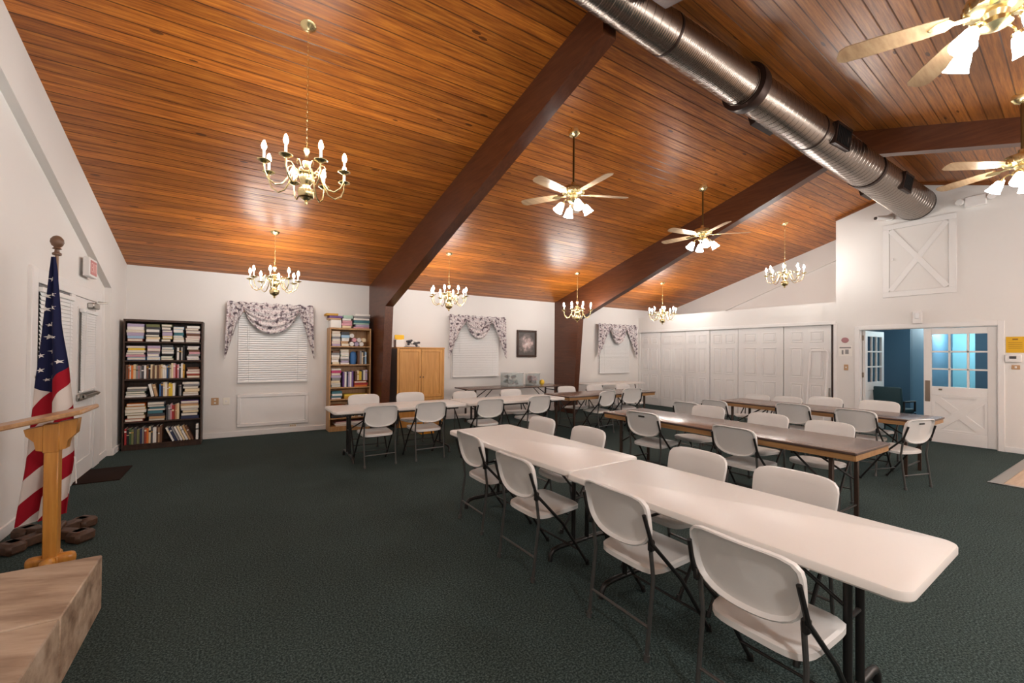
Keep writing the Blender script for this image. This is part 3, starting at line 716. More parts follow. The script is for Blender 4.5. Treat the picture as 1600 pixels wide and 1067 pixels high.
fill('third shelf of dark bookcase', DK, ix0, ix1, BYF, z, zm, [
 ('V', 0.005, 0.265, ['brown', 'orange', 'white', 'orange', 'cream', 'grey', 'pink', 'grey', 'dark grey', 'white'], 'left row', 0.86),
 ('V', 0.27, 0.53, ['brown', 'black', 'cream', 'brown', 'cream', 'brown', 'tan', 'cream', 'white', 'white'], 'middle row', 0.86),
 ('V', 0.535, 0.775, ['blue', 'dark grey', 'white', 'cream', 'pink', 'red', 'pink', 'dark grey', 'white', 'mustard'], 'right row', 0.92),
 ('H', 0.80, 0.99, ['tan', 'brick red', 'pink', 'brick red', 'brown'], 'right stack', 0.66)], 'books on the third shelf of the dark bookcase')
z, zm = S(2)
fill('fourth shelf of dark bookcase', DK, ix0, ix1, BYF, z, zm, [
 ('H', 0.005, 0.285, ['white', 'dark grey', 'green', 'grey', 'white'], 'left stack', 0.60),
 ('L', 0.33, 0.43, ['white', 'tan'], 'leaning pair', -0.20),
 ('V', 0.44, 0.65, ['blue', 'navy', 'cream', 'white', 'tan', 'yellow', 'yellow', 'white'], 'middle row', 0.86),
 ('V', 0.69, 0.735, ['black', 'grey'], 'narrow pair', 0.72),
 ('H', 0.75, 0.99, ['white', 'tan', 'cream', 'dark grey', 'grey', 'white'], 'right stack', 0.84)], 'books on the fourth shelf of the dark bookcase')
z, zm = S(1)
fill('fifth shelf of dark bookcase', DK, ix0, ix1, BYF, z, zm, [
 ('H', 0.005, 0.275, ['brick red', 'tan', 'olive', 'white', 'mustard', 'orange'], 'left stack', 0.80),
 ('H', 0.285, 0.52, ['cream', 'tan', 'dark grey', 'teal', 'grey', 'teal', 'dark grey', 'grey'], 'second stack', 0.84),
 ('V', 0.535, 0.71, ['dark grey', 'grey', 'pink', 'red', 'brick red', 'tan', 'cream'], 'middle row', 0.74),
 ('H', 0.725, 0.99, ['navy', 'dark grey', 'cream', 'lavender', 'cream', 'tan', 'purple'], 'right stack', 0.84)], 'books on the fifth shelf of the dark bookcase')
z, zm = S(0)
fill('bottom shelf of dark bookcase', DK, ix0, ix1, BYF, z, zm, [
 ('V', 0.005, 0.25, ['red', 'black', 'green', 'olive', 'dark grey', 'olive', 'navy', 'grey'], 'left row', 0.80),
 ('V', 0.255, 0.485, ['brick red', 'orange', 'cream', 'dark grey', 'white', 'white', 'brown', 'tan', 'brown'], 'middle row', 0.84),
 ('L', 0.62, 0.925, ['white', 'navy', 'grey', 'white', 'cream', 'white', 'tan', 'brown'], 'leaning row', -0.40),
 ('V', 0.945, 0.985, ['white'], 'far right end', 0.86)], 'books on the bottom shelf of the dark bookcase')

LX0, LX1, LYF = 1.485, 2.262, 8.80
SL_ = [0.07, 0.235, 0.60, 0.83, 1.275, 1.63]
bookcase('bookcase', 'tall light oak bookcase heaped with books beside the first brown post', LX0, LX1, LYF, 0.33, 2.01, SL_, BKOAK, BKOAK)
jx0, jx1 = LX0+0.026, LX1-0.026; LT = SL_[1:]+[2.01-0.034]
def SS(i): return SL_[i]+T_, LT[i]-0.004
z, zm = SS(5)
fill('top shelf of oak bookcase', 'oak', jx0, jx1, LYF, z, zm, [
 ('H', 0.01, 0.24, ['lavender', 'pink', 'white', 'grey', 'white', 'tan'], 'left stack', 0.92),
 ('H', 0.25, 0.47, ['cream', 'tan', 'white', 'pale blue', 'dark grey'], 'second stack', 0.88)], 'books on the top shelf of the oak bookcase')
z5 = z
z, zm = SS(4)
fill('second shelf of oak bookcase', 'oak', jx0, jx1, LYF, z, zm, [
 ('H', 0.01, 0.22, ['cream', 'white', 'tan', 'white', 'grey', 'brown'], 'left stack', 0.80),
 ('H', 0.24, 0.47, ['white', 'lavender', 'grey', 'white', 'pale green', 'white', 'grey', 'cream'], 'second stack', 0.88),
 ('V', 0.69, 0.92, ['brown', 'grey', 'cream', 'dark grey', 'pale blue'], 'right row', 0.82)], 'books on the second shelf of the oak bookcase')
z4 = z
z, zm = SS(3)
fill('third shelf of oak bookcase', 'oak', jx0, jx1, LYF, z, zm, [
 ('H', 0.01, 0.27, ['teal', 'white', 'cream', 'grey', 'lavender', 'pink', 'magenta', 'white'], 'left stack', 0.86),
 ('V', 0.31, 0.58, ['purple', 'white', 'navy', 'lavender', 'white', 'purple'], 'middle row', 0.80)], 'books on the third shelf of the oak bookcase')
z3 = z
fill('third shelf of oak bookcase', 'oak', jx0, jx1, LYF, z, z+0.12, [('H', 0.60, 0.97, ['orange', 'red', 'orange'], 'low right stack', 0.92)], 'books on the third shelf of the oak bookcase')
fill('third shelf of oak bookcase', 'oak', jx0, jx1, LYF, z+0.125, zm, [('V', 0.62, 0.95, ['brown', 'cream', 'yellow', 'dark grey', 'white', 'lavender'], 'upright right row', 0.70)], 'books on the third shelf of the oak bookcase')
z, zm = SS(2)
fill('fourth shelf of oak bookcase', 'oak', jx0, jx1, LYF, z, zm, [('H', 0.34, 0.98, ['mustard', 'yellow'], 'wide yellow stack', 0.42), ('H', 0.01, 0.3, ['purple', 'teal', 'white', 'teal'], 'left stack', 0.74)], 'books on the fourth shelf of the oak bookcase')
z, zm = SS(1)
fill('fifth shelf of oak bookcase', 'oak', jx0, jx1, LYF, z, zm, [('H', 0.02, 0.38, ['black', 'brick red', 'orange', 'orange'], 'left stack', 0.72), ('V', 0.42, 0.95, ['pink', 'grey', 'cream', 'tan', 'white', 'dark grey', 'brown'], 'right row', 0.72)], 'books on the fifth shelf of the oak bookcase')
z, zm = SS(0)
fill('bottom shelf of oak bookcase', 'oak', jx0, jx1, LYF, z, zm, [('H', 0.1, 0.9, ['tan', 'white', 'pink'], 'wide stack', 0.60)], 'books on the bottom shelf of the oak bookcase')
# craft rolls, blue globe-like tub
for k in range(7):
    a, b = (k % 3), (k // 3)
    m = MB(); m.lathe([(0.0, 0), (0.042, 0.0), (0.044, 0.01), (0.044, 0.17), (0.03, 0.17), (0.028, 0.165), (0.0, 0.165)], (0, 0, 0), 14, Matrix.Rotation(math.radians(-90), 3, 'X'))
    o = m.build('paper_roll', cm(['white', 'lavender', 'white', 'pink', 'white', 'cream', 'white'][k])); 
    o.location = (jx0+0.53*(jx1-jx0)+a*0.092+(0.046 if b == 1 else 0)*(1 if a < 2 else 1), LYF+0.02, z5+0.0445+b*0.081)
    tag(o, '%s paper roll, %s counted from the lower left in the oak bookcase pile' % (['white', 'lavender', 'white', 'pink', 'white', 'cream', 'white'][k], ORD[k]), 'roll', 'paper rolls on the oak bookcase')
m = MB(); m.lathe([(0.0, 0), (0.05, 0), (0.062, 0.05), (0.066, 0.15), (0.055, 0.23), (0.02, 0.25), (0.0, 0.25)], (0, 0, 0), 18); o = m.build('storage_jar', cm('blue')); o.location = (jx0+0.585*(jx1-jx0), LYF+0.09, z4+0.0005)
tag(o, 'round blue jar on the second shelf of the oak bookcase', 'jar')
# heap on top of the oak bookcase
TOPZ = 2.0105
def heap(x, z, w, h, c, label, d=0.26, rz=0.0, y=0.0):
    m = MB(); m.box((0, d/2, h/2), (w, d, h), 0.008, seg=2); o = m.build('storage_box', cm(c)); o.location = (x, LYF+0.03+y, z); o.rotation_euler = (0, 0, rz); tag(o, label, 'box', 'boxes heaped on the oak bookcase')
HP = [(1.60, 0.0, 0.19, 0.15, 'white'), (1.80, 0.0, 0.17, 0.045, 'cream'), (1.80, 0.045, 0.20, 0.05, 'pink'), (1.81, 0.095, 0.18, 0.05, 'pink'), (1.58, 0.15, 0.22, 0.035, 'tan'),
      (1.60, 0.185, 0.24, 0.045, 'purple'), (1.53, 0.230, 0.22, 0.045, 'mustard'), (1.80, 0.147, 0.16, 0.04, 'white'), (1.825, 0.187, 0.18, 0.062, 'pale green'),
      (2.08, 0.0, 0.30, 0.028, 'pink'), (2.10, 0.028, 0.26, 0.05, 'lavender'), (2.08, 0.078, 0.30, 0.03, 'pale green'), (2.09, 0.108, 0.30, 0.055, 'teal'), (2.08, 0.163, 0.30, 0.04, 'white'), (2.09, 0.203, 0.30, 0.045, 'grey'), (2.10, 0.248, 0.29, 0.04, 'white')]
HN = ['white box at the lower left of the heap on the oak bookcase', 'cream flat box under the pink packs on the oak bookcase', 'lower pink pack in the middle of the heap on the oak bookcase', 'upper pink pack in the middle of the heap on the oak bookcase',
 'tan folder on the white box atop the oak bookcase', 'purple pack in the left pile atop the oak bookcase', 'yellow box at the very top left of the oak bookcase', 'white pack in the middle pile atop the oak bookcase', 'pale green box on top of the middle pile on the oak bookcase',
 'pink folder at the bottom of the right pile atop the oak bookcase', 'lavender box low in the right pile atop the oak bookcase', 'pale green folder midway in the right pile atop the oak bookcase', 'teal box midway in the right pile atop the oak bookcase', 'white pack in the upper right pile atop the oak bookcase', 'grey box near the top of the right pile on the oak bookcase', 'white box topmost in the right pile on the oak bookcase']
for (x, z_, w, h, c), n in zip(HP, HN): heap(x, TOPZ+z_+0.0004, w, h-0.0008, c, n)

# honey cabinet
t = thing('wooden_cabinet', 'honey wood two door cabinet right of the first brown post', 'cabinet', (2.72, 8.55, 0)); W_ = 1.03; H_ = 1.645; D_ = 0.56
for a in (0.0, W_-0.02):
    m = MB(); m.bb(a, a+0.02, 0.02, D_, 0.0, H_-0.02); m.build('side_panel', CABSIDE, t, smooth=False)
m = MB(); m.bb(0.02, W_-0.02, D_-0.02, D_, 0.05, H_-0.02); m.bb(0.02, W_-0.02, 0.025, D_-0.02, 0.62, 0.64); m.build('back_panel', CABW, t, smooth=False)
m = MB(); m.bb(-0.012, W_+0.012, 0.0, D_+0.005, H_-0.024, H_+0.004, 0.006); m.build('top', CABW, t)
m = MB(); m.bb(0, W_, 0.02, 0.05, 0, 0.60, 0.002); m.bb(0.0, 0.045, 0.0, 0.02, 0.60, H_-0.024, 0.002); m.bb(W_-0.045, W_, 0, 0.02, 0.60, H_-0.024, 0.002); m.bb(0, W_, 0, 0.02, 0.55, 0.60, 0.002); m.build('face_frame', CABW, t)
for k in range(2):
    x0_ = 0.048+k*0.468; x1_ = x0_+0.464; m = MB(); z0_, z1_ = 0.605, H_-0.03
    m.bb(x0_+0.05, x1_-0.05, 0.006, 0.018, z0_+0.05, z1_-0.05)
    for (a, b, c, d) in ((x0_, x1_, z0_, z0_+0.06), (x0_, x1_, z1_-0.06, z1_), (x0_, x0_+0.06, z0_+0.06, z1_-0.06), (x1_-0.06, x1_, z0_+0.06, z1_-0.06)): m.bb(a, b, -0.006, 0.018, c, d, 0.003)
    d = m.build('door', CABW, t)
    m = MB(); xx = x1_-0.03 if k == 0 else x0_+0.03; m.lathe([(0.006, 0), (0.006, 0.014), (0.014, 0.02), (0.013, 0.028), (0, 0.031)], (xx, -0.006, 1.03), 12, Matrix.Rotation(math.radians(90), 3, 'X')); m.build('knob', BKDARK, d)
# clutter on the cabinet
ZT = H_+0.0045
t = thing('card_box', 'white box with a yellow card at the left end of the cabinet top', 'box', (2.80, 8.62, ZT))
m = MB(); m.bb(-0.085, 0.085, 0, 0.16, 0, 0.15, 0.004); m.build('box', cm('white'), t)
m = MB(); m.box((0.0, 0.06, 0.205), (0.20, 0.02, 0.09), 0.006); m.bb(-0.05, 0.05, 0.045, 0.075, 0.15, 0.17); m.build('card', colm('card', (240, 190, 40)), t)
t = thing('craft_ornament', 'black and white feathery ornament on the cabinet top', 'ornament', (3.07, 8.68, ZT))
m = MB()
for k in range(16):
    a = random.uniform(0, PI); r = random.uniform(0.05, 0.15)
    p = (r*math.cos(a)*1.1, random.uniform(-0.03, 0.05), 0.028+r*math.sin(a)*0.8); m.ball(p, 0.028, 8, (1.6, 0.7, 0.7))
m.build('white_tufts', cm('white'), t)
m = MB()
for k in range(14):
    a = random.uniform(0, PI); r = random.uniform(0.03, 0.17)
    p = (r*math.cos(a)*1.1, random.uniform(-0.06, 0.0), 0.030+r*math.sin(a)*0.75); m.ball(p, 0.022, 8, (1.3, 0.8, 1.1))
m.bb(-0.15, 0.15, -0.06, 0.06, 0, 0.012, 0.004); m.build('dark_tufts', cm('dark grey'), t)

# ------------------------------------------------------------------ flag, stand, lectern, hearth
FX, FY = -1.26, 4.97
t = thing('flag_pole', 'tall wooden flag pole standing by the left wall behind the lectern', 'flag pole', (FX, FY, 0))
m = MB(); m.cyl((0, 0, 0.05), (0, 0, 2.33), 0.012, n=10); m.build('pole', grain_mat('pole_wood', [(0.20, 0.10, 0.05), (0.26, 0.14, 0.07), (0.3, 0.17, 0.09)], 0.4), t)
m = MB(); m.lathe([(0.014, 2.315), (0.028, 2.32), (0.03, 2.335), (0.016, 2.345), (0.014, 2.365), (0.03, 2.372), (0.018, 2.385), (0.034, 2.40), (0.043, 2.425), (0.040, 2.45), (0.024, 2.472), (0.01, 2.48), (0, 2.482)], (0, 0, 0), 16); m.build('finial', mat('finial_wood', (0.16, 0.085, 0.05), 0.45), t)
# flag cloth: draped from the pole, canton above, bands falling diagonally
L_EDGE = [(0.0, -0.02), (0.06, -0.035), (0.25, -0.075), (0.5, -0.135), (0.75, -0.165), (1.0, -0.215)]
R_EDGE = [(0.0, 0.018), (0.06, 0.038), (0.25, 0.075), (0.45, 0.15), (0.6, 0.19), (0.78, 0.205), (1.0, 0.15)]
def interp(T, v):
    for (a, p), (b, q) in zip(T, T[1:]):
        if v <= b: k = (v-a)/(b-a); k = k*k*(3-2*k)*0.3+k*0.7; return p+(q-p)*k
    return T[-1][1]
FZ0, FZ1 = 2.30, 0.15
RXv = Vector((0.842, -0.5395, 0)); FWv = Vector((0.5395, 0.842, 0))
def flag_pt(u, v, off=0.0):
    l, r = interp(L_EDGE, v), interp(R_EDGE, v); x = l+(r-l)*u
    fold = (0.05*v+0.006)*math.sin(u*PI*4.2+0.9+v*0.8)+0.012*v*math.sin(u*PI*9)
    z = FZ0+(FZ1-FZ0)*v + 0.10*v*(u-0.25)*(1 if v > .5 else v*2) - (0.0)
    p = RXv*x + FWv*(-0.03-0.05*v+fold-off)
    return (p.x, p.y, max(z, 0.132))
m = MB(); b = bmesh.new(); NU, NV = 48, 96; uvl = b.loops.layers.uv.new('UVMap')
vv = [[b.verts.new(flag_pt(i/NU, j/NV)) for j in range(NV+1)] for i in range(NU+1)]
for i in range(NU):
    for j in range(NV):
        f = b.faces.new((vv[i][j], vv[i+1][j], vv[i+1][j+1], vv[i][j+1]))
        for lp, (a, c) in zip(f.loops, ((i, j), (i+1, j), (i+1, j+1), (i, j+1))): lp[uvl].uv = (a/NU, c/NV)
me = bpy.data.meshes.new('flag'); b.to_mesh(me); b.free()
FLAG = mat('flag_cloth', (0.6, 0.1, 0.1), 0.75, spec=0.2); g = NG(FLAG)
uvn = g.n('ShaderNodeUVMap'); uvn.uv_map = 'UVMap'; s = g.sep(uvn.outputs[0])
sv = g.math('ADD', g.math('MULTIPLY', s[1], 5.7), g.math('MULTIPLY', s[0], 1.25))
stripe = g.math('GREATER_THAN', g.math('FRACT', sv), 0.5)
cb = g.math('SUBTRACT', g.math('ADD', s[1], g.math('MULTIPLY', g.math('SUBTRACT', 0.65, s[0]), g.math('MULTIPLY', g.math('GREATER_THAN', s[0], 0.65), -0.15))), g.math('MULTIPLY', g.math('LESS_THAN', s[0], 0.65), g.math('MULTIPLY', s[0], 0.09)))
canton = g.math('LESS_THAN', cb, 0.475)
col = g.mix(stripe, (0.70, 0.64, 0.60), (0.33, 0.006, 0.018))
col = g.mix(canton, col, (0.010, 0.013, 0.055))
g.set(g.p.inputs['Base Color'], col)
me.materials.append(FLAG); me.polygons.foreach_set('use_smooth', [True]*len(me.polygons))
fl = bpy.data.objects.new('flag', me); C.objects.link(fl); fl.location = (FX, FY, 0)
tag(fl, 'draped stars and stripes flag hanging from the pole by the left wall', 'flag')
STARW = mat('star_white', (0.75, 0.72, 0.70), 0.7)
m = MB()
for (u, v, sz) in [(0.55, 0.085, .022), (0.3, 0.15, .024), (0.72, 0.145, .022), (0.34, 0.20, .022), (0.72, 0.195, .024), (0.16, 0.265, .024), (0.45, 0.26, .014), (0.72, 0.255, .014), (0.2, 0.325, .018), (0.45, 0.305, .022), (0.78, 0.31, .014),
                   (0.3, 0.375, .022), (0.52, 0.36, .024), (0.32, 0.43, .022), (0.55, 0.41, .024), (0.85, 0.405, .020), (0.6, 0.462, .024), (0.14, 0.452, .022), (0.42, 0.468, .014)]:
    c = Vector(flag_pt(u, v, 0.006)); du = (Vector(flag_pt(u+0.02, v, .006))-c).normalized(); dv = (Vector(flag_pt(u, v+0.01, .006))-c).normalized()
    P_ = []
    for k in range(10):
        r = sz*(1.0 if k % 2 == 0 else 0.42); a = PI/2+PI*k/5+0.2; 
        ww = (interp(R_EDGE, v)-interp(L_EDGE, v)); P_.append(Vector(flag_pt(min(1, max(0, u+r*math.cos(a)/ww)), v-r*math.sin(a)/(FZ0-FZ1), 0.006)))
    m.verts_faces([c]+P_, [(0, k+1, (k+1) % 10+1) for k in range(10)])
m.build('stars', STARW, fl, smooth=False)
m = MB(); 
def strp(u): 
    return [flag_pt(0.97, 0.80+0.001*k, 0.0) for k in range(1)]
e0 = Vector(flag_pt(0.99, 0.78)); m.tube([e0, e0+Vector((0.008, 0, -0.10)), e0+Vector((0.014, 0.0, -0.22))], 0.004, 6); m.build('tassel_cord', STARW, fl)
# wooden cross foot of the flag pole
FOOT = grain_mat('foot_wood', [(0.040, 0.018, 0.009), (0.065, 0.031, 0.016), (0.095, 0.048, 0.025)], 0.5, 0)
m = MB(); m.box((0, 0, 0.06), (0.15, 0.15, 0.12), 0.01)
for a, L in ((math.radians(-40), 0.30), (math.radians(50), 0.26), (math.radians(140), 0.26), (math.radians(230), 0.28)):
    m.box((math.cos(a)*L*0.5, math.sin(a)*L*0.5, 0.055), (L, 0.09, 0.07), 0.008, rot=(0, 0, a)); m.box((math.cos(a)*L*0.92, math.sin(a)*L*0.92, 0.045), (0.13, 0.15, 0.09), 0.022, rot=(0, 0, a))
m.build('cross_foot', FOOT, t)


t = thing('lectern', 'wooden lectern with slanted reading top in front of the flag', 'lectern', (-1.10, 4.34, 0))
m = MB(); m.box((0, 0, 0.49), (0.075, 0.085, 0.86), 0.006); m.build('post', LECT, t)
m = MB()
for sg in (-1, 1):
    m.prism([(sg*0.035, 0.83), (sg*0.075, 0.84), (sg*0.085, 0.90), (sg*0.125, 0.945), (sg*0.135, 1.02+sg*0.030), (sg*0.035, 1.02+sg*0.010)], -0.045, 0.045, 'Y')
m.bb(-0.042, 0.042, -0.05, 0.05, 0.82, 1.02, 0.004); m.build('bracket', LECT, t)
m = MB(); m.box((-0.10, 0, 1.048), (0.60, 0.44, 0.032), 0.008, rot=(0, math.radians(-12.5), 0)); m.box((-0.375, 0.0, 1.005), (0.03, 0.46, 0.035), 0.006, rot=(0, math.radians(-12.5), 0)); m.build('reading_top', LECTTOP, t)
m = MB()
for a in (0, PI/2, PI, -PI/2):
    m.box((math.cos(a)*0.075, math.sin(a)*0.08, 0.045), (0.11, 0.075, 0.09), 0.034, rot=(0, 0, a), seg=3)
m.bb(-0.045, 0.045, -0.05, 0.05, 0.0, 0.08, 0.004); m.build('cross_base', LECT, t)

m = MB(); m.bb(-1.597, -0.668, 2.775, 3.492, 0.0, 0.32, 0.006); o = m.build('stone_hearth', STONE)
m = MB(); m.bb(-1.597, -0.668, 1.2, 2.765, 0.0, 0.318, 0.006); m.build('near_slab', STONE, o)
tag(o, 'low tan veined stone hearth in the near left corner', 'hearth')

# ------------------------------------------------------------------ tables
def white_table(label, cx, cy, rz, L, W, group=None):
    t = thing('folding_table', label, 'table', (cx, cy, 0), rz, group)
    m = MB(); m.rr_slab(0, 0, W, L, 0.06, 0.695, 0.740, 0.010, 6); m.build('tabletop', TTOP, t)
    m = MB(); 
    for s_ in (-1, 1): m.bb(s_*(W/2-0.09)-0.012, s_*(W/2-0.09)+0.012, -L/2+0.12, L/2-0.12, 0.665, 0.697)
    m.build('frame_rail', STEELD, t)
    for e in (-1, 1):
        y = e*(L/2-0.27)
        for s_ in (-1, 1):
            m = MB(); m.cyl((s_*0.072, y, 0.70), (s_*0.072, y, 0.085), 0.017, n=10); m.build('leg', STEELD, t)
        m = MB()
        for z in (0.60, 0.42): m.cyl((-0.072, y, z), (0.072, y, z), 0.010, n=8)
        m.cyl((-W/2+0.09, y, 0.67), (W/2-0.09, y, 0.67), 0.013, n=8); m.build('crossbar', STEELD, t)
        m = MB(); m.tube([(-W/2+0.075, y, 0.0), (-W/2+0.078, y, 0.045), (-W/2+0.105, y, 0.075), (-W/2+0.16, y, 0.085), (W/2-0.16, y, 0.085), (W/2-0.105, y, 0.075), (W/2-0.078, y, 0.045), (W/2-0.075, y, 0.0)], 0.018, 10); m.build('foot_bar', STEELD, t)
        m = MB()
        m.cyl((0, y, 0.42), (0, e*(L/2-0.72), 0.68), 0.009, n=8); m.build('brace', STEELD, t)
    return t
GW = 'white plastic folding tables'
white_table('nearest white plastic folding table, its short end at lower right', 2.269, 1.385, 0.03, 1.76, 0.73)
white_table('white plastic table butted to the far end of the nearest table', 2.262, 3.20, 0.036, 1.84, 0.76)
white_table('white plastic table by the oak bookcase, left half of the long row', 2.075, 6.45, PI/2, 1.98, 0.76)
white_table('white plastic table, right half of the long row before the cabinet', 4.085, 6.45, PI/2, 1.98, 0.76)
def brown_table(label, cx, cy, rz, L, W, h=0.745, apron=True, cat='table', rad=0.012):
    t = thing('banquet_table', label, 'table', (cx, cy, 0), rz)
    m = MB(); m.rr_slab(0, 0, W, L, rad, h-0.022, h, 0.003, 3); m.build('tabletop', LAM, t)
    m = MB(); m.rr_slab(0, 0, W+0.004, L+0.004, rad, h-0.024, h-0.004, 0.002, 3); m.build('edge_band', LAMEDGE, t)
    if apron:
        m = MB(); a = 0.018
        for s_ in (-1, 1): m.bb(s_*(W/2-a)-0.01, s_*(W/2-a)+0.01, -L/2+a, L/2-a, h-0.075, h-0.0245); 
        for s_ in (-1, 1): m.bb(-W/2+a, W/2-a, s_*(L/2-a)-0.01, s_*(L/2-a)+0.01, h-0.075, h-0.0245)
        m.build('apron', OAK, t)
    for e in (-1, 1):
        y = e*(L/2-0.22)
        for s_ in (-1, 1):
            m = MB(); m.box((s_*(W/2-0.12), y, (h-0.03)/2), (0.035, 0.035, h-0.05+0.02), 0.005); m.build('leg', STEELB, t)
        for z_ in (0.13, 0.66): m = MB(); m.cyl((-W/2+0.12, y, z_), (W/2-0.12, y, z_), 0.010, n=8); m.build('crossbar', STEELD, t)
        m = MB()
        for s_ in (-1, 1): m.cyl((s_*(W/2-0.12), y, 0.36), (s_*0.10, e*(L/2-0.72), h-0.03), 0.010, n=8)
        m.build('brace', STEELD, t)
    return t
brown_table('long brown laminate table in the middle, directly behind the near white tables', 4.70, 2.89, 0.01, 2.88, 0.80)
brown_table('long brown laminate table nearest the double doors', 7.52, 3.05, 0.01, 2.72, 0.80)
brown_table('brown laminate table continuing the white row toward the closet', 6.345, 6.45, PI/2, 2.40, 0.78, 0.75)
brown_table('brown laminate table against the wall under the middle window', 5.40, 8.36, PI/2, 2.66, 0.70, 0.775, False)
def oval_table():
    t = thing('folding_table', 'white oval ended table under the window nearest the closet', 'table', (8.72, 8.45, 0), 0)
    m = MB(); m.rr_slab(0, 0, 2.16, 0.80, 0.36, 0.725, 0.75, 0.006, 10); m.build('tabletop', TTOP, t)
    for s_ in (-1, 1):
        m = MB(); m.tube([(s_*0.78, -0.28, 0.0), (s_*0.62, -0.24, 0.72)], 0.013, 8); m.build('leg', STEELG, t)
        m = MB(); m.tube([(s_*0.78, 0.28, 0.0), (s_*0.62, 0.24, 0.72)], 0.013, 8); m.build('leg', STEELG, t)
        m = MB(); m.cyl((s_*0.75, -0.272, 0.13), (s_*0.75, 0.272, 0.13), 0.009, n=8); m.build('crossbar', STEELG, t)
    return t
oval_table()
# storage bins and ball on the back table
ZB2 = 0.7755
def bin_(label, x, y, w, d, h, mt, cols):
    t = thing('storage_bin', label, 'bin', (x, y, ZB2))
    m = MB(); th = 0.004
    m.bb(-w/2, w/2, -d/2, -d/2+th, 0, h); m.bb(-w/2, w/2, d/2-th, d/2, 0, h); m.bb(-w/2, -w/2+th, -d/2, d/2, 0, h); m.bb(w/2-th, w/2, -d/2, d/2, 0, h); m.bb(-w/2, w/2, -d/2, d/2, 0, th); m.build('tub', mt, t, smooth=False)
    m = MB(); m.rr_slab(0, 0, w+0.03, d+0.03, 0.02, h, h+0.022, 0.005, 3); m.build('lid', mt, t)
    for k, c in enumerate(cols):
        m = MB()
        for q in range(9): m.ball((random.uniform(-w/2+0.06, w/2-0.06), random.uniform(-d/2+0.05, d/2-0.05), 0.05+(h-0.11)*(k+random.random())/len(cols)), random.uniform(0.030, 0.044), 8, (1.2, 1, 0.8))
        m.build('contents', cm(c), t)
    return t
bin_('clear plastic bin of dark supplies on the table under the middle window', 5.40, 8.42, 0.42, 0.32, 0.29, CLEARP, ['dark grey', 'teal', 'white', 'black'])
bin_('clear plastic bin of pink supplies right of the dark bin', 5.99, 8.42, 0.24, 0.26, 0.27, CLEARP, ['brown', 'pink', 'pink'])
m = MB(); m.ball((0, 0, 0.066), 0.066, 18); o = m.build('play_ball', cm('yellow')); o.location = (6.225, 8.36, ZB2); tag(o, 'yellow ball beside the bin of pink supplies', 'ball')
m = MB(); m.bb(-0.13, 0.13, -0.1, 0.1, 0, 0.30, 0.004); o = m.build('storage_box', colm('amber', (228, 150, 20))); o.location = (3.05, 7.80, 0); tag(o, 'amber yellow box on the floor behind the white table row', 'box')

